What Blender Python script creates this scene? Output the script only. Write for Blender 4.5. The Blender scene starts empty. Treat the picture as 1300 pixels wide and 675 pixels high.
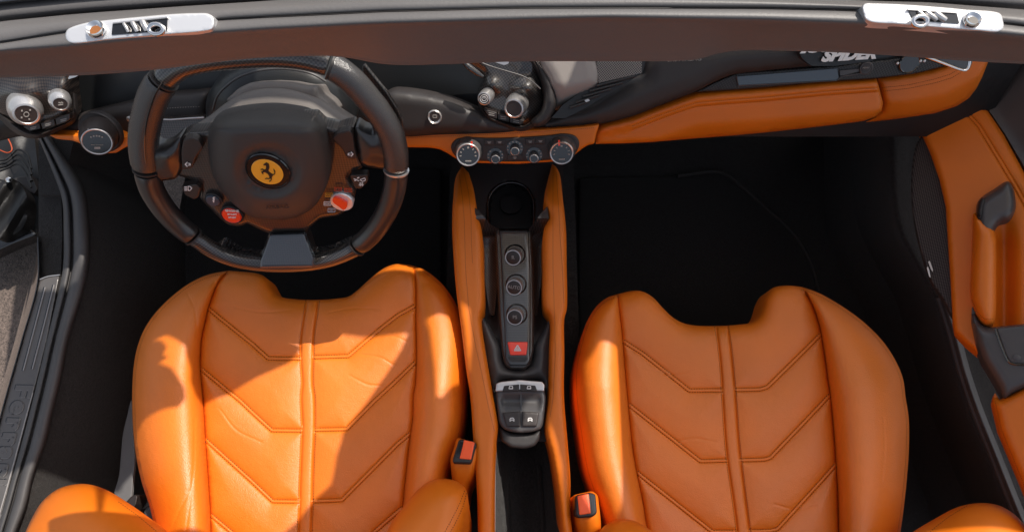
import bpy, bmesh, math, random
import numpy as np
from mathutils import Vector, Matrix
from mathutils.geometry import delaunay_2d_cdt
random.seed(7); np.random.seed(7)
SC = bpy.context.scene
SUNV = (.13, .11, .25); EXPO = 0.42
COL = SC.collection
# ---------------------------------------------------------------- camera model (photo pixels 1300 x 675)
F = 800.0; PITCH = math.radians(72); CAM = np.array([0, 0, 1.4])
FW = np.array([0, math.cos(PITCH), -math.sin(PITCH)]); UP = np.array([0, math.sin(PITCH), math.cos(PITCH)]); RT = np.array([1.0, 0, 0])
def ray(X, Y):
    X = np.atleast_1d(np.asarray(X, float)); Y = np.atleast_1d(np.asarray(Y, float))
    return FW[None] + ((X-650)/F)[:, None]*RT[None] + ((337.5-Y)/F)[:, None]*UP[None]
class PL:
    """a real plane in the car; at() gives points of it"""
    def __init__(s, o, n):
        s.o = np.array(o, float); s.n = np.array(n, float)/np.linalg.norm(n)
    def at(s, X, Y, h=0.0):
        r = ray(X, Y)
        t = (np.dot(s.o-CAM, s.n) + h)/(r@s.n)
        return CAM[None] + r*t[:, None]
    def off(s, h): return PL(s.o+s.n*h, s.n)
def HZ(z): return PL((0, 0, z), (0, 0, 1))
def pt(px, py, z): return HZ(z).at(px, py)[0]
def through(px, py, z, n): return PL(pt(px, py, z), n)
def mpp(p): return float(np.dot(np.asarray(p)-CAM, FW))/F     # metres per pixel at p
# ---------------------------------------------------------------- objects
OFF = {}
def thing(name, label, cat, loc, group=None, kind=None):
    o = bpy.data.objects.new(name, None); COL.objects.link(o); o.location = loc; o.empty_display_size = .02
    o['label'] = label; o['category'] = cat
    if group: o['group'] = group
    if kind: o['kind'] = kind
    OFF[o.name] = np.array(loc, float); return o
def link(name, me, mat, parent, label=None):
    me.name = name
    o = bpy.data.objects.new(name, me); COL.objects.link(o)
    if mat is not None: me.materials.append(mat)
    off = np.zeros(3)
    if parent is not None:
        off = OFF[parent.name]; o.parent = parent
    OFF[o.name] = off
    if off.any(): me.transform(Matrix.Translation(Vector(-off)))
    if label: o['label'] = label
    return o
def top(o, label, cat, kind=None, group=None):
    if label: o['label'] = label
    if cat: o['category'] = cat
    if kind: o['kind'] = kind
    if group: o['group'] = group
    return o
def mesh_of(V, Fc, smooth=True, ang=40):
    me = bpy.data.meshes.new('m'); me.from_pydata([tuple(v) for v in V], [], Fc); me.validate(); me.update()
    if smooth:
        me.polygons.foreach_set('use_smooth', [True]*len(me.polygons)); me.set_sharp_from_angle(angle=math.radians(ang))
    return me
def fixn(me, ang=40):
    bm = bmesh.new(); bm.from_mesh(me); bmesh.ops.recalc_face_normals(bm, faces=bm.faces); bm.to_mesh(me); bm.free()
    me.polygons.foreach_set('use_smooth', [True]*len(me.polygons)); me.set_sharp_from_angle(angle=math.radians(ang)); return me
# ---------------------------------------------------------------- 2-D curve tools
def cat(P, closed=True, step=3.0):
    P = np.asarray(P, float); n = len(P); out = []
    m = n if closed else n-1
    for i in range(m):
        p1, p2 = P[i], P[(i+1) % n]
        p0 = P[(i-1) % n] if (closed or i > 0) else 2*p1-p2
        p3 = P[(i+2) % n] if (closed or i+2 < n) else 2*p2-p1
        L = np.linalg.norm(p2-p1); k = max(1, int(round(L/step)))
        d0, d1, d2 = [max(1e-6, np.linalg.norm(b-a))**.5 for a, b in ((p0, p1), (p1, p2), (p2, p3))]
        t0, t1, t2, t3 = 0, d0, d0+d1, d0+d1+d2
        for j in range(k):
            t = t1+(t2-t1)*j/k
            A1 = (t1-t)/(t1-t0)*p0+(t-t0)/(t1-t0)*p1; A2 = (t2-t)/(t2-t1)*p1+(t-t1)/(t2-t1)*p2; A3 = (t3-t)/(t3-t2)*p2+(t-t2)/(t3-t2)*p3
            B1 = (t2-t)/(t2-t0)*A1+(t-t0)/(t2-t0)*A2; B2 = (t3-t)/(t3-t1)*A2+(t-t1)/(t3-t1)*A3
            out.append((t2-t)/(t2-t1)*B1+(t-t1)/(t2-t1)*B2)
    if not closed: out.append(P[-1])
    return np.array(out)
def straight(P, closed=True, step=3.0):
    P = np.asarray(P, float); n = len(P); out = []
    for i in range(n if closed else n-1):
        a, b = P[i], P[(i+1) % n]; k = max(1, int(round(np.linalg.norm(b-a)/step)))
        for j in range(k): out.append(a+(b-a)*j/k)
    if not closed: out.append(P[-1])
    return np.array(out)
def rnd_poly(P, r=2.0, k=4):
    """round the corners of a polygon"""
    P = [np.array(p, float) for p in P]; n = len(P); out = []
    for i in range(n):
        a, b, c = P[i-1], P[i], P[(i+1) % n]
        la, lc = np.linalg.norm(a-b), np.linalg.norm(c-b); q = min(r, la*.45, lc*.45)
        s = b+(a-b)/la*q; e = b+(c-b)/lc*q
        for j in range(k+1):
            t = j/k; out.append((1-t)**2*s+2*t*(1-t)*b+t*t*e)
    return np.array(out)
def segdist(X, Y, P, closed=False):
    P = np.asarray(P, float); A = P if closed else P[:-1]; B = np.roll(P, -1, 0) if closed else P[1:]
    D = np.full(len(X), 1e9)
    for a, b in zip(A, B):
        ab = b-a; L = ab@ab+1e-12
        t = np.clip(((X-a[0])*ab[0]+(Y-a[1])*ab[1])/L, 0, 1)
        D = np.minimum(D, (X-a[0]-t*ab[0])**2+(Y-a[1]-t*ab[1])**2)
    return np.sqrt(D)
def inside(X, Y, P):
    r = np.zeros(len(X), bool); n = len(P); j = n-1
    for i in range(n):
        xi, yi = P[i]; xj, yj = P[j]
        if yi != yj:
            c = ((yi > Y) != (yj > Y)) & (X < (xj-xi)*(Y-yi)/(yj-yi)+xi); r ^= c
        j = i
    return r
def qround(d, r, hh):
    u = np.clip(1-d/r, 0, 1); return -hh*(1-np.sqrt(np.clip(1-u*u, 0, 1)))
# ---------------------------------------------------------------- builders
def relief(name, outline, pl, mat, parent, hfn=None, cell=4.0, skirt=.02, mode='cat', rr=0, rh=0.0, lines=(), loff=(0, 1.3, 3.2), h0=0.0, label=None, flare=0.0, ang=50):
    """solid whose face follows a traced outline lying on plane pl, with surface height hfn(X, Y, d) above it"""
    step = cell*.8
    B = cat(outline, True, step) if mode == 'cat' else straight(outline, True, step) if mode == 'poly' else straight(rnd_poly(outline, rr if mode == 'r' else mode), True, step)
    keep = [B[0]]
    for p in B[1:]:
        if np.linalg.norm(p-keep[-1]) > .15: keep.append(p)
    B = np.array(keep)
    pts = []
    gx, gy = np.meshgrid(np.arange(B[:, 0].min(), B[:, 0].max(), cell), np.arange(B[:, 1].min(), B[:, 1].max(), cell*.866))
    gx[1::2] += cell*.5; X, Y = gx.ravel(), gy.ravel()
    X = X+np.random.uniform(-.05, .05, len(X))*cell
    def H(X, Y):
        X = np.atleast_1d(np.asarray(X, float)); Y = np.atleast_1d(np.asarray(Y, float))
        d = segdist(X, Y, B, True); h = np.full(len(X), h0)
        if rr and rh: h = h+qround(d, rr, rh)
        if hfn: h = h+hfn(X, Y, d)
        return h
    if hfn or (rr and rh):
        m = inside(X, Y, B); X, Y = X[m], Y[m]
        m = segdist(X, Y, B, True) > (rr*.95 if (rr and rh) else cell*.5); X, Y = X[m], Y[m]
        for L in lines:
            Ls = straight(L, False, cell*.7)
            m = segdist(X, Y, Ls) > loff[-1]+cell*.35; X, Y = X[m], Y[m]
        pts = [np.stack([X, Y], 1)]
        for L in lines:
            Ls = straight(L, False, cell*.7); T = np.gradient(Ls, axis=0); T /= np.linalg.norm(T, axis=1)[:, None]+1e-9; N = np.stack([-T[:, 1], T[:, 0]], 1)
            for o in loff:
                for sg in ((1, -1) if o else (1,)):
                    q = Ls+N*o*sg
                    m = inside(q[:, 0], q[:, 1], B); q = q[m]
                    if len(q): m = segdist(q[:, 0], q[:, 1], B, True) > .8; pts.append(q[m])
        if rr and rh:
            T = np.roll(B, -1, 0)-np.roll(B, 1, 0); T /= np.linalg.norm(T, axis=1)[:, None]+1e-9; N = np.stack([-T[:, 1], T[:, 0]], 1)
            c = B+N*.5; sg = 1 if inside(c[:, 0], c[:, 1], B).mean() > .5 else -1
            for f in (.08, .28, .58, .9):
                q = B+N*sg*rr*f
                m = inside(q[:, 0], q[:, 1], B); q = q[m]
                if len(q):
                    m = segdist(q[:, 0], q[:, 1], B, True) > rr*f*.93; pts.append(q[m])
        pts = np.concatenate(pts)
    else: pts = np.zeros((0, 2))
    allp = [Vector(p) for p in np.concatenate([B, pts])]
    vc, ve, vf, *_ = delaunay_2d_cdt(allp, [], [list(range(len(B)))], 1, 1e-4)
    V2 = np.array([(v.x, v.y) for v in vc])
    h = H(V2[:, 0], V2[:, 1]); V = pl.at(V2[:, 0], V2[:, 1], h)
    cnt = {}
    for f in vf:
        for a, b in zip(f, f[1:]+f[:1]): cnt[(min(a, b), max(a, b))] = cnt.get((min(a, b), max(a, b)), 0)+1
    bd = {}
    for f in vf:
        for a, b in zip(f, f[1:]+f[:1]):
            if cnt[(min(a, b), max(a, b))] == 1: bd[a] = b
    nv = len(V); bi = {}; ext = []
    cen = V[list(bd)].mean(0)
    for k in bd:
        bi[k] = nv+len(ext); q = V[k]-pl.n*skirt
        if flare: q = q+(q-cen)*flare
        ext.append(q)
    faces = [list(f) for f in vf]
    for a, b in bd.items():
        if b in bi: faces.append([a, b, bi[b], bi[a]])
    V = np.concatenate([V, np.array(ext)]) if ext else V
    # bottom ring closes the solid
    s = next(iter(bd)); ring = [bi[s]]; c = bd[s]
    while c != s and len(ring) < len(bd)+2 and c in bd: ring.append(bi[c]); c = bd[c]
    faces.append(ring)
    me = fixn(mesh_of(V, faces), ang)
    o = link(name, me, mat, parent, label)
    return o, (lambda X, Y, e=0.0: pl.at(X, Y, H(X, Y)+e))
def loft(name, rows, mat, parent, n=90, sub=5, label=None, thick=0.0, cyc=False):
    """smooth skin through traced lines; each row a list of (px, py, z)"""
    R = []
    for r in rows:
        r = np.array(r, float)
        c = cat(r, False, 4.0) if len(r) > 2 else r
        s = np.concatenate([[0], np.cumsum(np.linalg.norm(np.diff(c[:, :2], axis=0), axis=1))]); u = np.linspace(0, s[-1], n)
        c = np.stack([np.interp(u, s, c[:, k]) for k in range(3)], 1)
        r_ = ray(c[:, 0], c[:, 1]); t = (c[:, 2]-CAM[2])/r_[:, 2]
        R.append(CAM[None]+r_*t[:, None])
    return loft3(name, R, mat, parent, sub, label, thick)
def loft3(name, R, mat, parent, sub=5, label=None, thick=0.0):
    R = np.array(R); m, n = R.shape[:2]; out = []
    for i in range(m-1):
        p1, p2 = R[i], R[i+1]; p0 = R[i-1] if i else p1; p3 = R[i+2] if i+2 < m else p2
        for j in range(sub):
            t = j/sub
            out.append(.5*(2*p1+(p2-p0)*t+(2*p0-5*p1+4*p2-p3)*t*t+(3*p1-p0-3*p2+p3)*t**3) if sub > 1 else p1)
    out.append(R[-1]); G = np.array(out); k = len(G)
    V = G.reshape(-1, 3); faces = [[i*n+j, i*n+j+1, (i+1)*n+j+1, (i+1)*n+j] for i in range(k-1) for j in range(n-1)]
    me = fixn(mesh_of(V, faces), 45)
    o = link(name, me, mat, parent, label)
    if thick:
        md = o.modifiers.new('s', 'SOLIDIFY'); md.thickness = thick; md.offset = -1
    return o
def tube(name, P, r, mat, parent, sides=12, closed=False, flat=None, label=None, caps=True, me_only=False):
    P = np.asarray(P, float); n = len(P); r = np.full(n, r) if np.isscalar(r) else np.asarray(r)
    T = (np.roll(P, -1, 0)-np.roll(P, 1, 0)) if closed else np.gradient(P, axis=0)
    T /= np.linalg.norm(T, axis=1)[:, None]+1e-12
    ref = np.array([0, 0, 1.0]) if flat is None else np.asarray(flat[0], float)
    fl = 1.0 if flat is None else flat[1]
    V = []
    for i in range(n):
        rf = ref if abs(T[i]@ref) < .95 else np.array([1.0, 0, 0])
        a = np.cross(T[i], rf); a /= np.linalg.norm(a); b = np.cross(a, T[i])
        for k in range(sides):
            w = 2*math.pi*k/sides; V.append(P[i]+r[i]*(math.cos(w)*a+fl*math.sin(w)*b))
    faces = []
    for i in range(n if closed else n-1):
        for k in range(sides):
            faces.append([i*sides+k, i*sides+(k+1) % sides, ((i+1) % n)*sides+(k+1) % sides, ((i+1) % n)*sides+k])
    if not closed and caps: faces += [list(range(sides)), [(n-1)*sides+k for k in range(sides)]]
    if me_only: return V, faces
    return link(name, fixn(mesh_of(V, faces), 50), mat, parent, label)
def lathe(name, c, ax, prof, mat, parent, seg=40, label=None, ang=35):
    c = np.asarray(c, float); ax = np.asarray(ax, float); ax = ax/np.linalg.norm(ax)
    a = np.cross(ax, [0.3, 1, 0.2]); a /= np.linalg.norm(a); b = np.cross(ax, a)
    V = []; faces = []
    for r, h in prof:
        for k in range(seg):
            w = 2*math.pi*k/seg; V.append(c+ax*h+max(r, 1e-5)*(math.cos(w)*a+math.sin(w)*b))
    for i in range(len(prof)-1):
        for k in range(seg): faces.append([i*seg+k, i*seg+(k+1) % seg, (i+1)*seg+(k+1) % seg, (i+1)*seg+k])
    faces += [list(range(seg)), [(len(prof)-1)*seg+k for k in range(seg)]]
    return link(name, fixn(mesh_of(V, faces), ang), mat, parent, label)
def flat(name, outline, pl, mat, parent, th=.002, r=0, h0=0.0, label=None, mode=None):
    """plate with straight sides"""
    B = np.asarray(outline, float) if not r else rnd_poly(outline, r)
    if mode == 'cat': B = cat(outline, True, 2.0)
    V = np.concatenate([pl.at(B[:, 0], B[:, 1], h0), pl.at(B[:, 0], B[:, 1], h0)-pl.n*th]); n = len(B)
    faces = [list(range(n)), list(range(n, 2*n))]+[[i, (i+1) % n, n+(i+1) % n, n+i] for i in range(n)]
    bm = bmesh.new(); vs = [bm.verts.new(v) for v in V]
    for f in faces: bm.faces.new([vs[i] for i in f])
    bmesh.ops.recalc_face_normals(bm, faces=bm.faces)
    bmesh.ops.triangulate(bm, faces=[f for f in bm.faces if len(f.verts) > 4])
    me = bpy.data.meshes.new(name); bm.to_mesh(me); bm.free()
    return link(name, me, mat, parent, label)
def flats(name, outs, pl, mat, parent, th=.0006, h0=0.0006, label=None):
    """several strokes of one printed mark in one mesh"""
    V = []; Fc = []
    for B in outs:
        B = np.asarray(B, float); n = len(B); o = len(V)
        V += list(pl.at(B[:, 0], B[:, 1], h0)); V += list(pl.at(B[:, 0], B[:, 1], h0)-pl.n*th)
        Fc += [[o+i for i in range(n)], [o+n+i for i in range(n)]]+[[o+i, o+(i+1) % n, o+n+(i+1) % n, o+n+i] for i in range(n)]
    me = mesh_of(V, Fc, False); bm = bmesh.new(); bm.from_mesh(me); bmesh.ops.recalc_face_normals(bm, faces=bm.faces); bmesh.ops.triangulate(bm, faces=bm.faces); bm.to_mesh(me); bm.free()
    return link(name, me, mat, parent, label)
def seg(a, b, w):
    a = np.array(a, float); b = np.array(b, float); t = b-a; t /= np.linalg.norm(t); n = np.array([-t[1], t[0]])*w/2
    return [a+n, b+n, b-n, a-n]
def stitches(name, lines, surf, mat, parent, dash=2.4, gap=.9, w=.52, lift=.0006):
    V = []; Fc = []
    for L in lines:
        C = straight(L, False, .5); s = np.concatenate([[0], np.cumsum(np.linalg.norm(np.diff(C, axis=0), axis=1))])
        u = np.arange(0, s[-1]-dash, dash+gap)
        a = np.stack([np.interp(u, s, C[:, 0]), np.interp(u, s, C[:, 1])], 1); b = np.stack([np.interp(u+dash, s, C[:, 0]), np.interp(u+dash, s, C[:, 1])], 1)
        if not len(a): continue
        T = b-a; T /= np.linalg.norm(T, axis=1)[:, None]+1e-9; N = np.stack([-T[:, 1], T[:, 0]], 1)*w; m = (a+b)/2
        q = [surf(p[:, 0], p[:, 1], e) for p, e in ((a, 0), (m+N, lift*.2), (b, 0), (m-N, lift*.2), (m, lift*1.6))]
        for i in range(len(a)):
            o = len(V); V += [q[k][i] for k in range(5)]
            Fc += [[o, o+1, o+4], [o+1, o+2, o+4], [o+2, o+3, o+4], [o+3, o, o+4], [o+3, o+2, o+1, o]]
    return link(name, fixn(mesh_of(V, Fc), 80), mat, parent)
def text(name, s, px, py, size, pl, mat, parent, ang=0, h=.0006, ext=.0003, xs=1.0, shear=0, align='CENTER', label=None, bold=0.0, space=1.0):
    cu = bpy.data.curves.new('t', 'FONT'); cu.body = s; cu.align_x = align; cu.align_y = 'CENTER'; cu.extrude = .08; cu.shear = shear; cu.resolution_u = 3; cu.offset = bold; cu.space_character = space
    o = bpy.data.objects.new('t', cu); COL.objects.link(o)
    dg = bpy.context.evaluated_depsgraph_get(); me = bpy.data.meshes.new_from_object(o.evaluated_get(dg)); bpy.data.objects.remove(o)
    p = pl.at(px, py, h)[0]; a = math.radians(ang); q = pl.at(px+5*math.cos(a), py-5*math.sin(a), h)[0]
    x = (q-p)/np.linalg.norm(q-p); y = np.cross(pl.n, x); k = size*mpp(p)*1.38
    M = Matrix(((x[0]*k*xs, y[0]*k, pl.n[0]*ext*12, p[0]), (x[1]*k*xs, y[1]*k, pl.n[1]*ext*12, p[1]), (x[2]*k*xs, y[2]*k, pl.n[2]*ext*12, p[2]), (0, 0, 0, 1)))
    me.transform(M); me.materials.clear()
    return link(name, me, mat, parent, label)
def axfrom(c, dx, dy, deg):
    """axis of a knob whose face is shifted (dx, dy) photo pixels from its foot, and its length"""
    c = np.asarray(c, float); v = CAM-c; v /= np.linalg.norm(v); s = (dx*RT-dy*UP); s = s-v*(s@v); n = np.linalg.norm(s)*mpp(c); s /= np.linalg.norm(s)
    t = math.radians(deg); return v*math.cos(t)+s*math.sin(t), n/math.sin(t)
# ---------------------------------------------------------------- materials
def mk(name, col, rough=.5, metal=0, coat=0, coatr=.08, sheen=0, bump=None, var=None, spec=.5, emit=None):
    m = bpy.data.materials.new(name); m.use_nodes = True; nt = m.node_tree; b = nt.nodes['Principled BSDF']
    b.inputs['Base Color'].default_value = (*col, 1); b.inputs['Roughness'].default_value = rough; b.inputs['Metallic'].default_value = metal
    b.inputs['Coat Weight'].default_value = coat; b.inputs['Coat Roughness'].default_value = coatr; b.inputs['Specular IOR Level'].default_value = spec
    b.inputs['Sheen Weight'].default_value = sheen; b.inputs['Sheen Roughness'].default_value = .5
    tc = nt.nodes.new('ShaderNodeTexCoord')
    if bump:
        prev = None
        for kind, sc, st, dist in bump:
            if kind == 'v':
                t = nt.nodes.new('ShaderNodeTexVoronoi'); out = t.outputs['Distance']
            else:
                t = nt.nodes.new('ShaderNodeTexNoise'); t.inputs['Detail'].default_value = 3; out = t.outputs['Fac']
            t.inputs['Scale'].default_value = sc; nt.links.new(tc.outputs['Object'], t.inputs['Vector'])
            bp = nt.nodes.new('ShaderNodeBump'); bp.inputs['Strength'].default_value = st; bp.inputs['Distance'].default_value = dist
            nt.links.new(out, bp.inputs['Height'])
            if prev: nt.links.new(prev.outputs[0], bp.inputs['Normal'])
            prev = bp
        nt.links.new(prev.outputs[0], b.inputs['Normal'])
    if var:
        sc, amt = var
        t = nt.nodes.new('ShaderNodeTexNoise'); t.inputs['Scale'].default_value = sc; t.inputs['Detail'].default_value = 5; nt.links.new(tc.outputs['Object'], t.inputs['Vector'])
        r = nt.nodes.new('ShaderNodeMapRange'); r.inputs[1].default_value = .3; r.inputs[2].default_value = .7; r.inputs[3].default_value = 1-amt; r.inputs[4].default_value = 1+amt; nt.links.new(t.outputs['Fac'], r.inputs[0])
        mx = nt.nodes.new('ShaderNodeVectorMath'); mx.operation = 'SCALE'; mx.inputs[0].default_value = col; nt.links.new(r.outputs[0], mx.inputs['Scale']); nt.links.new(mx.outputs[0], b.inputs['Base Color'])
        r2 = nt.nodes.new('ShaderNodeMapRange'); r2.inputs[1].default_value = .3; r2.inputs[2].default_value = .7; r2.inputs[3].default_value = rough*.9; r2.inputs[4].default_value = min(1, rough*1.12); nt.links.new(t.outputs['Fac'], r2.inputs[0]); nt.links.new(r2.outputs[0], b.inputs['Roughness'])
    return m
def carbon(name, a, c, scale, tilt, turn, rough=.3, coat=1.0, bstr=.25):
    """woven cloth: checker laid in the plane whose normal leans back by tilt degrees"""
    m = mk(name, a, rough, 0, coat, .05); nt = m.node_tree; b = nt.nodes['Principled BSDF']
    tc = nt.nodes.new('ShaderNodeTexCoord'); mp = nt.nodes.new('ShaderNodeMapping'); mp.inputs['Rotation'].default_value = (math.radians(-tilt), 0, 0)
    m2 = nt.nodes.new('ShaderNodeMapping'); m2.inputs['Rotation'].default_value = (0, 0, math.radians(turn)); m2.inputs['Scale'].default_value = (1, 1, 0); m2.inputs['Location'].default_value = (0, 0, .5/scale)
    ck = nt.nodes.new('ShaderNodeTexChecker'); ck.inputs['Scale'].default_value = scale; ck.inputs[1].default_value = (*a, 1); ck.inputs[2].default_value = (*c, 1)
    nt.links.new(tc.outputs['Object'], mp.inputs[0]); nt.links.new(mp.outputs[0], m2.inputs[0]); nt.links.new(m2.outputs[0], ck.inputs[0]); nt.links.new(ck.outputs[0], b.inputs['Base Color'])
    r = nt.nodes.new('ShaderNodeMapRange'); r.inputs[3].default_value = rough; r.inputs[4].default_value = min(1, rough*1.7); nt.links.new(ck.outputs['Fac'], r.inputs[0]); nt.links.new(r.outputs[0], b.inputs['Roughness'])
    return m
ORC = (.74, .175, .006)
M = {}
M['leather'] = mk('orange leather', ORC, .47, bump=[('n', 14, .35, .004), ('n', 48, .25, .0022), ('n', 190, .22, .0010), ('v', 650, .5, .0005)], var=(9, .08), spec=.7)
M['leather2'] = mk('orange leather trim', (.68, .157, .004), .46, bump=[('n', 30, .05, .0015), ('v', 900, .18, .0003)], var=(12, .05), spec=.5)
M['thread'] = mk('brown thread', (.06, .018, .006), .7)
M['thread_dk'] = mk('black thread', (.02, .014, .012), .8)
M['thread_lt'] = mk('grey thread', (.25, .22, .2), .7)
M['blk_leather'] = mk('black leather', (.024, .020, .019), .52, bump=[('n', 30, .2, .002), ('v', 900, .25, .0003)], spec=.5)
M['perf'] = mk('perforated leather', (.026, .024, .024), .22, bump=[('v', 1300, .6, .0004)], spec=1.0)
M['soft'] = mk('dark soft plastic', (.021, .018, .018), .55, bump=[('n', 500, .12, .0006)], var=(8, .1))
M['cowl'] = mk('dash cowl plastic', (.012, .013, .014), .38, bump=[('n', 300, .06, .0004)])
M['head'] = mk('grey header lining', (.108, .103, .102), .5, bump=[('n', 700, .2, .0005)], var=(6, .08))
M['gloss'] = mk('gloss black', (.006, .006, .007), .12, coat=1)
M['rubber'] = mk('rubber seal', (.070, .066, .066), .6, bump=[('n', 90, .12, .0015)], var=(20, .15))
M['carpet'] = mk('black carpet', (.028, .024, .022), .95, sheen=.15, bump=[('n', 1100, 1, .004), ('n', 60, .3, .006)], var=(300, .5), spec=.1)
M['mat'] = mk('black floor mat', (.020, .0175, .0165), .95, sheen=.12, bump=[('n', 1300, 1, .003)], var=(350, .4), spec=.1)
M['silver'] = mk('satin silver', (.62, .60, .585), .30, .8, bump=[('n', 260, .03, .0004)])
M['chrome'] = mk('chrome', (.85, .84, .83), .07, 1)
M['plate'] = mk('brushed latch plate', (.80, .80, .81), .38, .6, bump=[('n', 200, .05, .0006)])
M['grey'] = mk('grey satin plastic', (.072, .068, .068), .38, .1, bump=[('n', 600, .12, .0004)], var=(14, .06))
M['spoke'] = mk('smooth spoke leather', (.022, .020, .020), .28, bump=[('v', 900, .15, .0003)], spec=.8)
M['binding'] = mk('mat binding', (.030, .027, .025), .85)
M['shroud'] = mk('column shroud plastic', (.12, .108, .100), .5, bump=[('n', 700, .2, .0005)], var=(10, .06))
M['sill'] = mk('dark anodised sill plate', (.12, .112, .108), .38, .3, bump=[('n', 120, .06, .0008)], var=(12, .08))
M['sill_edge'] = mk('plate edge and highlight', (.30, .28, .27), .4, .3)  # pale tone for the lip, and for highlights painted on lines and lettering
M['spoke_panel'] = carbon('sky tinted lacquered carbon', (.035, .042, .050), (.060, .070, .080), 420, 40, 45, .2)  # blue grey base colour stands in for sky reflected in the lacquer
M['btn'] = mk('brown black button', (.028, .021, .019), .42)
M['btnblue'] = mk('blue grey button', (.045, .055, .075), .3)
M['red'] = mk('red button', (.95, .045, .012), .28, coat=.6)
M['belt_red'] = mk('release button red', (.95, .10, .012), .4)
M['white'] = mk('white print', (.75, .74, .72), .5)
M['dim'] = mk('grey print', (.30, .28, .26), .5)
M['yel'] = mk('amber enamel', (1.0, .43, .03), .3, coat=1)
M['ink'] = mk('dark relief', (.02, .012, .008), .35)
M['redp'] = mk('red print', (.5, .06, .03), .5)
M['yelp'] = mk('yellow print', (.6, .3, .03), .5)
M['bluep'] = mk('blue print', (.35, .5, .6), .5)
M['screen'] = mk('display glass', (.035, .055, .075), .16, coat=1)
M['web'] = mk('seat belt webbing', (.13, .125, .125), .6, bump=[('v', 600, .3, .0005)], sheen=.2)
M['asphalt'] = mk('asphalt', (.12, .092, .078), .85, bump=[('v', 260, .7, .003), ('n', 90, .4, .004)], var=(170, .5))
M['asphalt2'] = M['asphalt']
M['carb'] = carbon('carbon fibre', (.008, .007, .007), (.055, .048, .043), 420, 48, 8, .3)
M['carb45'] = carbon('carbon fibre diagonal', (.008, .006, .006), (.045, .034, .028), 400, 64, 45, .28, .7)
M['carb_dull'] = carbon('satin carbon', (.007, .007, .007), (.030, .028, .027), 420, 48, 8, .45, .15)
M['door_blk'] = mk('black door inner skin', (.006, .0055, .0055), .5, bump=[('n', 60, .3, .003)])
M['carb_flat'] = carbon('console carbon', (.008, .007, .007), (.050, .044, .040), 420, 2, 3, .3)
M['carb_gloss'] = carbon('lacquered carbon', (.012, .012, .013), (.030, .030, .031), 420, 40, 45, .2)
M['mesh'] = carbon('speaker cloth', (.012, .010, .010), (.060, .048, .044), 560, 0, 45, .6, 0)
M['grille'] = carbon('vent mesh', (.03, .027, .025), (.22, .20, .18), 560, 34, 4, .4, .3)
M['hood'] = mk('grey vent leather', (.26, .235, .215), .5, bump=[('n', 30, .1, .002), ('v', 900, .25, .0003)], var=(10, .08))
M['airbag'] = mk('airbag cover skin', (.042, .038, .036), .5, bump=[('n', 500, .15, .0006), ('v', 900, .2, .0003)], var=(8, .08))
M['shade'] = mk('thin white sun blocker', (.7, .66, .6), .9)  # for the added sun blocker; lets some light through
_n = M['shade'].node_tree; _t = _n.nodes.new('ShaderNodeBsdfTranslucent'); _t.inputs['Color'].default_value = (.9, .84, .76, 1); _m = _n.nodes.new('ShaderNodeMixShader'); _m.inputs[0].default_value = .45
_o = [q for q in _n.nodes if q.type == 'OUTPUT_MATERIAL'][0]; _n.links.new(_n.nodes['Principled BSDF'].outputs[0], _m.inputs[1]); _n.links.new(_t.outputs[0], _m.inputs[2]); _n.links.new(_m.outputs[0], _o.inputs['Surface'])
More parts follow.
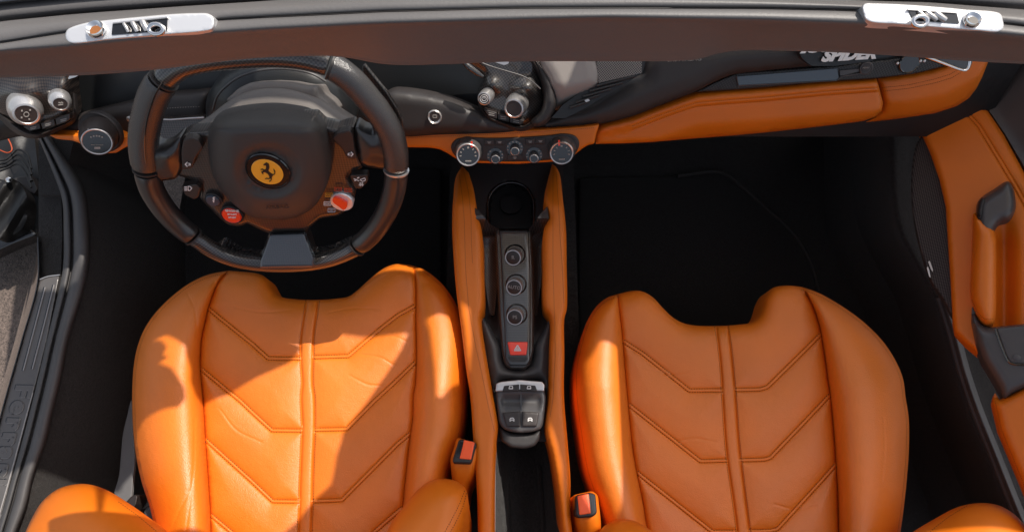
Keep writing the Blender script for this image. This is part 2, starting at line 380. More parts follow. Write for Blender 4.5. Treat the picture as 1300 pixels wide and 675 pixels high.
# ================================================================= SEATS
def interpx(L, Y):
    L = np.array(L, float); o = np.argsort(L[:, 1]); return np.interp(Y, L[o, 1], L[o, 0])
def offset(L, o):
    L = straight(L, False, 4); T = np.gradient(L, axis=0); T /= np.linalg.norm(T, axis=1)[:, None]+1e-9
    return L+np.stack([-T[:, 1], T[:, 0]], 1)*o
def make_seat(nm, label, loc, OL, OM, OR, SL, SR, CL, CR, chev, z, creases=()):
    creases = [cat(c, False, 3) for c in creases]
    root = thing(nm, label, 'car seat', loc, 'pair of orange leather seats')
    pl = PL((0, 0, z), (0, 0, 1))
    OL, OM, OR, SLs, SRs, CLs, CRs = [cat(a, False, 3) for a in (OL, OM, OR, SL, SR, CL, CR)]
    # centre insert
    polyC = np.concatenate([OM[:-1], SRs, SLs[::-1][:-1]])
    centre = [cat(c, False, 3) if len(c) > 9 else np.array(c, float) for c in chev]
    def hc(X, Y, d):
        dF = segdist(X, Y, OM); dS = np.minimum(segdist(X, Y, SLs), segdist(X, Y, SRs))
        dc = np.full(len(X), 1e9)
        for c in centre: dc = np.minimum(dc, segdist(X, Y, c))
        dl = np.minimum(segdist(X, Y, CLs), segdist(X, Y, CRs)); strip = (X > interpx(CLs, Y)) & (X < interpx(CRs, Y))
        e = np.minimum(np.minimum(np.maximum(dc-2.2, 0), dl), dS)
        h = .0075*(1-np.exp(-e/15.0))
        h = np.where(strip, .003*(1-np.exp(-dl/2.5)), h)
        row = np.abs(dc-2.2)
        h = h-.0012*np.exp(-(row/1.0)**2)*~strip-.0022*np.exp(-(dl/1.1)**2)+np.where(dc < 2.0, .0012, 0)*~strip
        h = h+qround(dF, 26, .026)+qround(dS, 5, .004)-.012*np.exp(-dS/60)*0
        h = h+.010*np.clip(segdist(X, Y, (SLs))/130, 0, 1)*0
        for c in creases: h = h-.0008*np.exp(-(segdist(X, Y, c)/1.2)**2)
        return h
    o, surf = relief('cushion_centre', polyC, pl, M['leather'], root, hfn=hc, cell=3.3, skirt=.05, mode='poly', lines=centre+[CLs, CRs]+creases, loff=(0, 1.0, 2.2, 3.4, 5.0), ang=80)
    rows = []
    for c in centre: rows += [offset(c, 2.2), offset(c, -2.2)]
    rows += [offset(CLs, 2.0), offset(CRs, -2.0)]
    stitches('stitching', rows, surf, M['thread'], o)
    # bolsters
    for (O, S) in ((OL, SLs), (OR, SRs)):
        if S is SLs: poly = np.concatenate([O[:-1], S])
        else: poly = np.concatenate([S[::-1], O[1:]])
        def hb(X, Y, d, O=O, S=S):
            dO = segdist(X, Y, O); dS = segdist(X, Y, S); q = dS/(dS+dO+1e-6)
            grow = np.clip((Y-360)/130, 0, 1)**.7
            sn = np.sin(np.pi*np.clip(q, 0, 1)**.85); h = (.010+.040*grow)*(.45*sn**1.2+.55*(1-(1-sn)**2.2))
            for c in creases: h = h-.0010*np.exp(-(segdist(X, Y, c)/1.3)**2)
            h = h+qround(dS, 6, .006)+qround(dO, 17, .020)
            yy = (Y-O[:, 1].min())
            return h+qround(yy, 40, .012)
        b, bs = relief('side_bolster', poly, pl, M['leather'], root, hfn=hb, cell=3.6, skirt=.20, mode='poly', flare=-.06, ang=80, lines=creases, loff=(0, 1.3, 3), rr=0)
        stitches('edge_stitching', [offset(O, 6.0 if False else (3.4 if S is SLs else 3.4))], bs, M['thread'], b, 1.6, .9, .35)
    return root, pl, surf
D_OL = [(198, 700), (196, 672), (190, 643), (180, 612), (173, 580), (169.5, 550), (168, 520), (168, 490), (170, 462), (175, 438), (184, 416), (198, 396), (217, 377), (238, 361), (260, 350), (275, 346), (290.5, 343.5)]
D_OM = [(290.5, 343.5), (310, 345), (326, 347), (336, 351), (342, 361), (348, 371), (358, 377), (373, 379.5), (400, 380.5), (425, 379), (443, 376), (454, 368), (465, 358), (478, 347), (490, 339), (503, 335), (515, 335.5), (525, 337.5)]
D_OR = [(525, 337.5), (537, 341.5), (550, 350), (563, 362), (574, 377), (582, 392), (588, 409), (591.5, 432), (592.5, 465), (591, 503), (588, 541), (578, 577), (568, 605), (562, 640), (558, 700)]
D_SL = [(290.5, 343.5), (276.5, 360), (266, 386), (260, 409), (255.5, 432), (254, 462), (256, 488), (257.5, 503), (260.5, 554), (264, 605), (267, 651), (268, 700)]
D_SR = [(525, 337.5), (527.6, 360), (527.8, 411), (528.5, 450), (527, 488), (524.7, 503), (524, 528), (520, 559), (515, 605), (511, 646), (507, 700)]
D_CL = [(390, 381), (385, 411), (382, 437), (382.5, 462), (384, 488), (382.5, 503), (384, 541), (382.5, 580), (381, 618), (380, 656), (378, 700)]
D_CR = [(404, 381), (401.5, 399), (398, 424), (397, 450), (396.5, 488), (398.5, 503), (399, 541), (397, 592), (395.7, 643), (393.5, 700)]
D_CH = [[(265, 392), (321, 437), (340.5, 454.5), (382, 455)], [(255, 468), (304, 508), (321, 524), (345, 546), (383, 546.5)], [(261, 558), (320, 611), (346, 636), (381, 636.5)], [(267, 653), (296, 677), (325, 702)],
        [(527, 388), (505, 400), (484, 416), (442, 452), (398, 453.5)], [(527, 460), (500, 486), (475, 509), (440, 544.5), (399, 545.5)], [(521, 550), (505, 563), (434, 634.5), (396, 636)], [(511, 644), (475, 675), (452, 702)]]
P_OL = [(775, 700), (765, 661), (752, 625), (743, 597), (735.6, 554), (729.5, 507), (729, 467), (733, 447), (739, 424), (747, 404), (758.5, 387), (772, 377), (784, 373.2)]
P_OM = [(784, 373.2), (803, 369), (816, 370), (828.6, 377), (841, 390), (854, 402.5), (867, 409.7), (882, 412.7), (910, 413.5), (935.6, 412), (953.5, 409), (963.7, 401), (968, 391), (972, 378), (980, 366), (998, 362.3), (1018, 364)]
P_OR = [(1018, 364), (1039, 371.5), (1069, 388.5), (1097, 409), (1120, 432), (1135.6, 455), (1146, 479), (1150, 506), (1153.5, 529), (1154, 567), (1151.5, 605), (1147.6, 643), (1144, 669), (1139, 700)]
P_SL = [(784, 373.2), (787.3, 401), (790.4, 429), (793, 462), (796.7, 504), (803, 567), (808, 597), (816, 635.5), (821, 666), (828, 700)]
P_SR = [(1018, 364), (1031, 386), (1040, 411.5), (1046.5, 447), (1051.5, 483), (1054.6, 505), (1059.7, 561.6), (1061.7, 592), (1063.8, 630), (1064.8, 674), (1065.5, 700)]
P_CL = [(908.9, 413.8), (912.7, 437), (916.5, 475), (918, 504), (923, 574), (933, 645.7), (936.4, 674), (939, 700)]
P_CR = [(923, 413.3), (926.7, 437), (931, 477.7), (933.3, 505), (938, 566.7), (944.5, 620), (951.4, 674), (955, 700)]
P_CH = [[(791, 433), (815, 448), (875, 495.5), (917, 495)], [(797.5, 513), (889, 585), (923, 584)], [(808, 599), (904, 674.5), (936, 674.5)],
        [(1042, 424.5), (974, 491), (965, 494), (931, 494.8)], [(1054, 501), (978, 580.5), (970, 583), (939, 584)], [(1061, 590), (987, 671), (978, 673.5), (950, 674)]]
dseat, dpl, dsurf = make_seat('bucket_seat', 'orange quilted leather seat behind the steering wheel, partly in bright sun', tuple(pt(390, 520, .05)), D_OL, D_OM, D_OR, D_SL, D_SR, D_CL, D_CR, D_CH, .34, [[(247, 533), (247, 560), (246, 592), (242, 630), (235, 680)], [(241, 622), (229, 645), (219, 668)], [(473, 424), (498, 425.5), (516, 433)], [(460, 449.7), (483, 453.5), (498, 462)], [(447, 478), (468, 488), (483, 489)], [(300, 390), (330, 396), (366, 394)], [(420, 396), (450, 391), (480, 392)], [(238, 372), (247, 392), (250, 415)], [(280, 520), (300, 545), (330, 560)]])
pseat, ppl, psurf = make_seat('bucket_seat', 'orange quilted leather seat without a steering wheel, beside the door with the grab handle', tuple(pt(940, 520, .05)), P_OL, P_OM, P_OR, P_SL, P_SR, P_CL, P_CR, P_CH, .34, [[(1122, 530), (1123, 570), (1120, 610)], [(830, 470), (850, 476), (872, 474)], [(985, 640), (1010, 646), (1035, 642)], [(860, 560), (880, 556), (905, 560)]])
def lobe(parent, out, z, n, at=(0, 0), r=55, hh=.06, st=None):
    pl = through(at[0], at[1], z, n)
    def hf(X, Y, d): return -hh+hh*np.sqrt(np.clip(1-(1-np.clip(d/r, 0, 1))**2, 0, 1))
    o, s = relief('backrest_bolster', out, pl, M['leather2'], parent, hfn=hf, cell=4, skirt=.10, ang=80, mode='cat')
    if st:
        stitches('edge_stitching', st, s, M['thread'], o)
        for L in st: pass
    return o, s
lobe(dseat, [(10, 760), (22, 700), (33, 673), (41, 656), (53.5, 636), (74, 620), (99, 613.8), (117, 615), (137.6, 622.5), (163, 638), (188.6, 656), (209, 674), (235, 700), (262, 760)], .50, (0, .35, .9), (110, 660), 75, .07, [[(150, 636), (175, 654), (200, 675), (225, 700)]])
lobe(dseat, [(478, 760), (482, 710), (488, 685), (496, 664), (513.7, 640.6), (531.5, 620), (549, 609), (564.6, 607), (580, 610.5), (591, 620), (594.5, 634), (594, 648), (590, 666), (585, 680), (576, 720), (570, 760)], .47, (0, .35, .9), (540, 650), 34, .045, [[(590, 622), (584, 638), (576, 654), (562, 680)], [(592.5, 625), (588, 642), (581, 658), (567, 684)]])
lobe(pseat, [(738, 760), (748, 705), (757, 682), (767, 667), (782.7, 659.7), (798, 658.8), (813, 664), (828.6, 675), (850, 700), (870, 760)], .46, (0, .35, .9), (800, 700), 34, .045)
lobe(pseat, [(1105, 760), (1130, 700), (1161, 673.5), (1186.6, 658), (1212, 644.6), (1232.5, 639), (1253, 638), (1270.7, 642), (1288.6, 653), (1304, 670), (1325, 700), (1340, 760)], .50, (0, .35, .9), (1240, 690), 75, .07, [[(1228, 641), (1205, 655), (1188, 668), (1165, 690)]])
for root, xa, xb in ((dseat, 150, 560), (pseat, 800, 1190)):
    relief('backrest', [(xa, 735), (xb, 735), (xb+30, 900), (xa-30, 900)], through((xa+xb)/2, 740, .46, (0, .8, .6)), M['leather2'], root, hfn=lambda X, Y, d: .02*(1-np.exp(-d/20)), cell=14, skirt=.12, mode=15)
# ---------------------------------------------------------------- belt buckles (each stands beside its seat)
def buckle(label, body, red, sleeve, z, at, slot):
    root = thing('seat_belt_buckle', label, 'belt buckle', tuple(pt(at[0], at[1], .2)), 'belt buckles beside the console')
    p = through(at[0], at[1], z, (0, .1, 1))
    relief('sleeve', sleeve, p.off(-.010), M['leather2'], root, hfn=lambda X, Y, d: -.012*(1-np.clip(d/7, 0, 1))**2-.0012*(Y-at[1])*np.clip((Y-at[1])/40, 0, 1)*.5, cell=2.6, skirt=.12, mode=4, ang=80)
    relief('housing', body, p, M['soft'], root, rr=3.0, rh=.004, cell=2.5, skirt=.03, mode=4)
    relief('release_button', red, p.off(.0015), M['belt_red'], root, rr=1.5, rh=.001, cell=2.5, skirt=.004, mode=1.5)
    flat('tongue_slot', slot, p.off(.001), M['gloss'], root, .002)
    return root
buckle('black buckle with red button in an orange sleeve beside the seat behind the wheel', [(583, 556.5), (602, 560), (605, 564), (598, 588.5), (575, 587.5), (574.6, 583)], [(589, 558), (602.6, 561), (598, 583), (583.3, 581.6), (586.4, 570)],
       [(580, 555), (607, 562), (609, 568), (605, 592), (600, 606), (594, 618), (591, 640), (577, 640), (574, 610), (571.5, 583)], .40, (590, 573), [(584, 560), (588.3, 561), (583, 580), (578.5, 579)])
buckle('black buckle with orange red button beside the front left corner of the passenger seat', [(730.5, 628), (749.6, 624.6), (756, 627), (758, 651), (752, 656), (734, 657), (730.5, 653)], [(733, 629), (747, 626), (750, 651), (735.6, 653.3)],
       [(727, 628), (752, 622.5), (759, 628), (762.5, 658), (764, 690), (737, 690), (731, 663)], .40, (744, 640), [(749, 627), (754, 627.5), (755.5, 649), (752, 650)])
# ================================================================= STEERING WHEEL
WN = np.array([0, -.899, .438]); WC = ray(340, 215)[0]; WC = CAM+WC*.81
W = PL(WC, WN)
sw = thing('steering_wheel', 'black leather and carbon steering wheel with prancing horse badge and red start button', 'steering wheel', tuple(W.at(340, 215, -.08)[0]))
RIM = [(300, 72), (345, 70), (375, 72), (400, 77), (424, 86), (446, 102), (466, 124), (483, 146), (495.5, 168), (501.5, 190), (503, 212), (500.5, 240), (491, 268), (474, 294), (453, 313), (426, 326), (395, 333), (345, 335), (300, 329), (272, 318), (246, 301), (224, 283), (206, 262), (193, 240), (186, 215), (182.5, 190), (183.5, 165), (189, 140), (197, 118), (211, 98), (230, 84), (260, 76)]
RC = cat(RIM, True, 4)
def ridx(p): return int(np.argmin(((RC-np.array(p))**2).sum(1)))
def rim(name, a, b, mat, rad=.0178, label=None, tn=.92):
    i, j = ridx(a), ridx(b); j = j if j > i else j+len(RC); Q = RC[[k % len(RC) for k in range(i, j+1)]]
    P3 = W.at(Q[:, 0], Q[:, 1]); n = len(P3); r = np.full(n, rad); r[0] *= .93; r[-1] *= .93
    return tube(name, P3, r, mat, sw, 20, flat=(WN, tn), label=label), Q
o, Q = rim('rim_grip', (420, 84), (503, 212), M['perf'], .0162, 'perforated leather part of the rim in bright sun')
def rsurf(dh, sgn):
    def f(X, Y, e=0): return W.at(X, Y, dh+e)
    return f
def rimline(a, b, off_, hh, mat, par, nm='seam_piping'):
    i, j = ridx(a), ridx(b); j = j if j > i else j+len(RC); Q = RC[[k % len(RC) for k in range(i, j+1)]]
    T = np.gradient(Q, axis=0); T /= np.linalg.norm(T, axis=1)[:, None]; N = np.stack([-T[:, 1], T[:, 0]], 1)
    q = Q+N*off_; return tube(nm, W.at(q[:, 0], q[:, 1], hh), .0008, mat, par, 6)
rimline((424, 86), (500, 209), 7.5, .0132, M['gloss'], o)
o, Q = rim('rim_grip', (184.5, 212), (206, 103), M['perf'], .0172)
rimline((185, 208), (205, 105), 1, .0172, M['gloss'], o)
rim('rim_lower', (500, 216), (455, 310), M['spoke'], .0150)
rim('rim_lower', (244, 300), (186, 219), M['spoke'], .0158)
rim('rim_top', (208, 101), (418, 83), M['carb'], .0140, 'carbon fibre top arc')
rim('rim_bottom', (451, 311), (247, 302), M['carb'], .0126, 'carbon fibre bottom arc')
for a in ((419.5, 83.5), (500.5, 214.5), (452, 310.5), (245.5, 301), (185.5, 216), (207, 102)):
    i = ridx(a); Q = RC[[i-1, i, (i+1) % len(RC)]]; P3 = W.at(Q[:, 0], Q[:, 1]); d = (P3[2]-P3[0]); d /= np.linalg.norm(d)
    tube('rim_joint', np.array([P3[1]-d*.0012, P3[1]+d*.0012]), .0166 if a[1] < 230 else .0152, M['silver'] if a[0] > 495 else M['soft'], sw, 20, flat=(WN, .92))
# spokes
def dome(r, h, base=0.0): return lambda X, Y, d: base+h*np.sqrt(np.clip(1-(1-np.clip(d/r, 0, 1))**2, 0, 1))-h
hub = [(229, 174), (240, 168), (262, 167), (300, 150), (400, 150), (410, 160), (429, 164), (449, 159), (453, 166), (457, 203), (461, 212), (444, 221), (441, 225), (446, 234), (452, 242), (450, 252), (438, 268), (429, 274), (407, 277), (396, 286), (388, 294), (342, 296), (330, 291), (314, 283), (305, 287), (292, 286), (281, 279), (254, 252), (256, 242), (252, 234), (240, 227), (226, 223), (227, 200)]
o, hs = relief('spoke_frame', hub, W.off(-.004), M['carb45'], sw, rr=5, rh=.005, cell=4, skirt=.02, mode=3)
o, _ = relief('spoke_leather', [(229, 174), (215, 184), (203, 188), (193, 182), (187, 170), (182, 185), (181, 215), (186, 236), (206, 230), (226, 224)], W.off(.006), M['spoke'], sw, hfn=lambda X, Y, d: .007*np.sqrt(np.clip(d/16, 0, 1))-.007+.006*np.exp(-((X-210)/14)**2-((Y-198)/12)**2), cell=3, skirt=.02, mode='cat', ang=80)
o, _ = relief('spoke_leather', [(452, 161), (462, 166), (474, 170), (472, 160), (468, 148), (478, 150), (490, 170), (500, 190), (502, 216), (480, 214), (461, 210), (456, 200)], W.off(.006), M['spoke'], sw, hfn=lambda X, Y, d: .007*np.sqrt(np.clip(d/16, 0, 1))-.007, cell=3, skirt=.02, mode='cat', ang=80)
# lower spoke
plate = [(341, 296), (388, 294.5), (398, 326), (420, 322), (447, 309), (453, 317), (430, 331), (404, 339), (345, 341), (300, 336), (268, 322), (282, 312), (300, 325), (329, 330)]
relief('lower_spoke', plate, W.off(.002), M['carb_gloss'], sw, hfn=lambda X, Y, d: .010*np.sqrt(np.clip(d/7, 0, 1))-.010, cell=2.6, skirt=.02, mode=4, ang=60)
relief('lower_spoke_panel', [(343, 298), (386, 296.5), (398, 328), (398, 339), (330, 340), (330, 333)], PL(W.at(365, 298, .003)[0], (0, -.65, .76)), M['spoke_panel'], sw, rr=3, rh=.002, cell=4, skirt=.008, mode=3, label='glossy carbon panel with a sky reflection tint in its colour')
# airbag cover
AB = [(265, 200), (264, 185), (265, 168), (270, 155), (283, 145), (308, 139), (346, 136), (371, 138.5), (391, 143), (405, 152), (413.5, 168), (418.5, 188), (420, 206), (418, 226), (410, 246), (399, 262), (381, 274), (361, 278.6), (336, 278.4), (316, 273.5), (295.6, 258.5), (278, 238), (269, 219)]
def abh(X, Y, d):
    h = .034*np.sqrt(np.clip(1-(1-np.clip(d/34, 0, 1))**2.0, 0, 1))-.034
    h = h-.034*np.clip((166-Y)/30, 0, 1)**1.35                     # the top edge turns away to the windscreen
    r = np.hypot((X-340.5), (Y-217.4)*1.2); h = h-.004*np.exp(-((r-33)/7)**2)*1.0-.003*(r < 30)
    return h
ab, abs_ = relief('airbag_cover', AB, W.off(.036), M['airbag'], sw, hfn=abh, cell=3.2, skirt=.01, ang=80)
WB = W.off(.033)
bc = WB.at(340.4, 217.4)[0]; m = mpp(bc)
bd = lathe('badge', bc, WN, [(28*m, -.004), (28*m, .001), (27*m, .0022), (25.6*m, .0022), (25*m, .0006)], M['gloss'], ab, 48)
lathe('badge_disc', WB.at(340, 217.4)[0], WN, [(25*m, 0), (25*m, .0010)], mk('smoked badge glass', (.035, .012, .005), .12, coat=1), bd, 48)
lathe('badge_enamel', WB.at(339.8, 217.5)[0], WN, [(19.6*m, 0), (19.6*m, .0017), (19.2*m, .0020)], M['yel'], bd, 48)
# prancing horse silhouette (crop scale 9.64)
def hz(L): return [(300+x/9.64, 180+y/9.64) for x, y in L]
horse = [hz([(330, 283), (342, 270), (358, 262), (364, 252), (372, 262), (390, 268), (402, 290), (404, 320), (396, 345), (392, 362), (410, 378), (432, 392), (446, 402), (444, 418), (432, 440), (420, 452), (404, 440), (402, 420), (385, 395), (362, 380), (340, 372), (326, 355), (338, 345), (352, 342), (362, 330), (366, 308), (362, 292), (346, 290), (334, 292)]),
         hz([(340, 352), (322, 332), (302, 336), (294, 348), (300, 350), (308, 343), (320, 343), (332, 362)]), hz([(336, 366), (316, 364), (302, 374), (310, 380), (326, 402), (332, 398), (320, 378), (340, 378)]),
         hz([(412, 440), (390, 452), (366, 446), (350, 456), (354, 462), (370, 454), (392, 460), (418, 452)]), hz([(420, 440), (424, 460), (418, 474), (398, 486), (406, 492), (426, 480), (434, 462), (432, 442)]),
         hz([(440, 408), (462, 408), (474, 390), (476, 366), (464, 348), (456, 334), (454, 348), (464, 364), (466, 386), (456, 400), (442, 400)])]
flats('badge_horse', horse, WB.off(.0026), M['ink'], bd, .0008, .0002)
text('airbag_lettering', 'AIRBAG', 352, 263, 5.2, W.off(.0335), M['soft'], ab, 2, ext=.0003, xs=1.2)
# buttons on the wheel
def wbtn(name, out, h, mat, r=1.6, th=.010, label=None): return relief(name, out, W.off(h), mat, sw, rr=1.6, rh=.0012, cell=3, skirt=th, mode=r, label=label)[0]
tb = wbtn('turn_signal_button', [(232.6, 177), (245, 174.5), (252.7, 178), (258, 187), (248, 200.5), (244.5, 213), (231.5, 215), (230, 193)], .006, M['btn'], 3)
tb2 = wbtn('turn_signal_button', [(421, 176), (429, 168), (444, 165), (448, 170), (449.5, 185), (453.5, 202), (441.7, 202), (434, 188)], .006, M['btn'], 3)
def arrow(par, x, y, s, col=M['white']):
    A = [(x+s*4, y), (x+s*.5, y-3.6), (x+s*.5, y-1.6), (x-s*3.6, y-1.2), (x-s*3.6, y+1.4), (x+s*.5, y+1.6), (x+s*.5, y+3.6)]
    flats('arrow_symbol', [A], W.off(.0072), col, par); flats('arrow_symbol', [[((a-x)*.5+x, (b-y)*.5+y) for a, b in A]], W.off(.0075), M['btn'], par)
arrow(tb, 238.3, 208.8, -1); arrow(tb2, 445, 196, 1)
hb = wbtn('headlamp_button', [(230, 236.5), (249, 233.5), (255, 239), (251.5, 251), (246, 253), (235, 247.5)], .004, M['btn'], 2.4)
pl_ = W.off(.0045)
flats('lamp_symbol', [seg((234, 237.6), (237.6, 237.6), .9), seg((234, 239.6), (237.6, 239.6), .9), seg((234, 241.6), (237.6, 241.6), .9)]+[seg((238.6, 236.8), (241, 236.8), .9), seg((241, 236.8), (243.4, 239.2), .9), seg((243.4, 239.4), (241, 242), .9), seg((241, 242), (238.6, 242), .9), seg((238.8, 242), (238.8, 236.8), .9)], pl_, M['white'], hb)
wb_ = wbtn('wiper_button', [(444, 222), (467, 221.5), (467.5, 230), (458, 239.8), (450.5, 238.5)], .004, M['btn'], 2.6)
flats('wiper_symbol', [seg((449, 227), (456, 230), .8), seg((450, 229.6), (453, 228), 1.4), seg((453.4, 226.4), (456, 225.4), 1.3), seg((457, 228.4), (463, 226), .8), seg((463, 226), (464, 229), .8), seg((464, 229), (460, 230.6), .8), seg((460, 230.6), (457, 228.4), .8), seg((455.5, 235), (461.5, 235), .9), seg((456, 233), (461, 233), .8), seg((457.4, 231.6), (457.4, 236.6), .7), seg((460, 231.6), (460, 236.6), .7)], pl_, M['white'], wb_)
def knob(name, px, py, rp, pl, prof, mat, parent, label=None):
    c = pl.at(px, py)[0]; k = mpp(c); return lathe(name, c, pl.n, [(r*rp*k, h) for r, h in prof], mat, parent, 36, label), c, k
o, c, k = knob('damper_button', 271, 253.3, 9.4, W, [(1.15, -.006), (1.15, .001), (1.0, .002), (.92, .0012)], M['soft'], sw)
knob('button_cap', 271, 253.3, 8.6, W, [(1, 0), (1, .003), (.85, .0042)], M['btnblue'], o)
flats('damper_symbol', [seg((271.2, 250.2), (271.2, 257), 1.5), seg((269.8, 252), (273, 250.4), .8), seg((269.6, 255), (272.8, 253), .8)], W.off(.0045), M['white'], o)
o, c, k = knob('engine_start_button', 294.8, 272, 13.2, W, [(1.08, -.006), (1.08, .0015), (1.0, .003), (.94, .002)], M['soft'], sw)
knob('button_cap', 294.8, 272, 12.0, W, [(1, 0), (1, .003), (.9, .0046), (.86, .0042)], M['red'], o)
for s, yy, z_ in (('ENGINE', 267.8, 3.3), ('START', 272.2, 2.8), ('STOP', 276.2, 2.8)): text('button_lettering', s, 294.8, yy, z_, W.off(.0048), M['white'], o, -2, xs=1.05, bold=.02)
# drive mode dial
o, c, k = knob('drive_mode_dial', 434, 256, 14.6, W, [(1.0, -.008), (1.0, .0005), (.93, .0018), (.85, .0016)], M['plate'], sw)
flat('dial_lever', [(421.5, 254), (424, 250.4), (430, 251.6), (441, 257.6), (440.5, 264), (436, 267), (430, 262.5), (423.5, 258)], W.off(.005), M['red'], o, .006, r=2)
for s, x, y, mt, w_ in (('WET', 420.8, 267, 'bluep', 9), ('SPORT', 415.6, 258.6, 'white', 9), ('RACE', 417.6, 247.7, 'yelp', 9), ('CT OFF', 429, 240.4, 'redp', 9), ('ESC OFF', 441.8, 241.6, 'redp', 9)):
    text('mode_lettering', s, x, y, 2.2, W.off(.0006), M[mt], sw, xs=.9)
    flats('mode_frame', [seg((x-w_/2, y-2.2), (x+w_/2, y-2.2), .6), seg((x-w_/2, y+2.2), (x+w_/2, y+2.2), .6), seg((x-w_/2, y-2.2), (x-w_/2, y+2.2), .6), seg((x+w_/2, y-2.2), (x+w_/2, y+2.2), .6)], W.off(.0004), M[mt], sw)
# shift paddle
relief('shift_paddle', [(460, 84), (463, 82), (473, 94.5), (491.5, 117), (505, 138), (511.5, 153), (512, 166), (508, 160), (500, 142), (491, 127), (473, 110), (460.5, 94)], W.off(-.035), M['carb45'], sw, rr=2, rh=.002, cell=3, skirt=.004, mode=1.5)
# column shroud
st = thing('steering_column', 'grey plastic steering column shroud behind the wheel', 'steering column', tuple(W.at(350, 160, -.12)[0]))
S0 = PL(W.at(350, 165, -.035)[0], (0, -.50, .87))
relief('shroud', [(228, 175), (246, 160), (266, 147), (288, 130), (310, 118), (334, 112.6), (362, 112.8), (387, 119), (407, 127), (425, 138), (451, 158), (449, 175), (400, 200), (280, 200)], S0, M['shroud'], st, hfn=lambda X, Y, d: .016*(1-np.exp(-d/12))-.016-.004*np.clip((150-Y)/40, 0, 1), cell=4, skirt=.05, ang=80)
relief('upper_cover', [(286, 128), (303, 112), (319, 104.5), (345, 103), (370, 104.5), (391, 109), (402, 108.5), (405, 114), (408, 121), (418, 130), (424, 140), (350, 150)], PL(W.at(350, 130, -.075)[0], (0, -.60, .80)), M['shroud'], st, hfn=lambda X, Y, d: .009*(1-np.exp(-d/6))-.009, cell=3.5, skirt=.05, mode=4, ang=70)
relief('cluster_hood', [(262, 150), (264, 120), (282, 98), (304, 87), (340, 80), (375, 81), (405, 88), (428, 104), (444, 128), (450, 158), (440, 170), (270, 170)], W.off(-.12), M['cowl'], st, hfn=lambda X, Y, d: .03*np.sqrt(np.clip(d/26, 0, 1))-.03, cell=5, skirt=.06, ang=70)
tube('hood_rim', W.off(-.108).at(*cat([(270, 140), (276, 122), (289, 108), (306, 97), (334, 89), (366, 88), (396, 94), (414, 104)], False, 4).T), .0016, M['grey'], st, 8)
# ================================================================= WINDSHIELD HEADER
_pt0 = pt
KH = .64
def hz_(z): return 1.4-(1.4-z)*KH
hd = thing('windshield_header', 'grey padded windshield header crossing the top with two silver roof latches', 'windshield header', tuple(pt(650, 40, 1.0)))
def row(pts, z): return [(x, y, hz_(z)) for x, y in pts]
grv = [(-60, 38), (0, 29), (102, 19), (229, 10), (330, 3.5), (450, -5), (650, -12), (860, -9), (1000, -3), (1097, 2.5), (1180, 5), (1300, 14), (1360, 19)]
seam = [(-60, 62), (0, 53.5), (79, 41), (180, 31), (280, 24.5), (323, 22), (485, 14), (650, 9.7), (800, 9), (970, 10), (1090, 12.7), (1190, 20), (1300, 32), (1360, 40)]
tran = [(-60, 78), (0, 69), (102, 60), (229, 48), (330, 40.8), (473, 33.5), (650, 28.5), (767, 25.8), (970, 28.5), (1097, 33), (1200, 40), (1300, 49.7), (1360, 56)]
bott = [(-60, 104), (0, 98.5), (102, 95.6), (199, 88), (255, 81), (320, 74), (380, 71), (422, 71), (447, 74), (473, 79), (500, 82), (560, 81.5), (650, 78), (760, 77.5), (859, 77), (885, 75), (915, 67), (941, 63.7), (1000, 64.5), (1072, 66.8), (1148, 71.4), (1235, 77.7), (1300, 81), (1360, 84)]
def sh(L, dy): return [(x, y+dy) for x, y in L]
def mix(A, B, f):
    A = np.array(A); B = np.array(B); xs = np.linspace(-60, 1360, 40)
    return list(zip(xs, np.interp(xs, A[:, 0], A[:, 1])*(1-f)+np.interp(xs, B[:, 0], B[:, 1])*f))
g2, s2, t2, b2 = [mix(a, a, 0) for a in (grv, seam, tran, bott)]
loft('header_pad', [row(sh(s2, 1.0), 1.020), row(sh(s2, 3), 1.0235), row(mix(seam, tran, .55), 1.024), row(sh(t2, -3), 1.0215), row(sh(t2, 2), 1.015), row(mix(tran, bott, .35), .998), row(mix(tran, bott, .75), .975), row(sh(b2, -3), .964), row(bott, .958), row(sh(b2, -12), .953), row(sh(b2, -45), .955)], M['head'], hd, n=240, sub=5)
loft('header_trim', [row(sh(g2, -1.5), 1.012), row(sh(g2, 2.5), 1.021), row(mix(grv, seam, .45), 1.0262), row(sh(s2, -1.5), 1.0245), row(sh(s2, .5), 1.0185)], M['head'], hd, n=200, sub=5)
ws = hd
loft('frame_bar', [row(sh(g2, 4), .996), row(sh(g2, 0), .999), row(sh(g2, -3), 1.006), row(sh(g2, -9), 1.011), row(sh(g2, -19), 1.013), row(sh(g2, -28), 1.009), row(sh(g2, -40), .99)], M['head'], ws, n=160, sub=4)
loft('rubber_seal', [row(sh(g2, -22), 1.012), row(sh(g2, -25), 1.018), row(sh(g2, -30), 1.018), row(sh(g2, -34), 1.010)], M['gloss'], ws, n=160, sub=4)
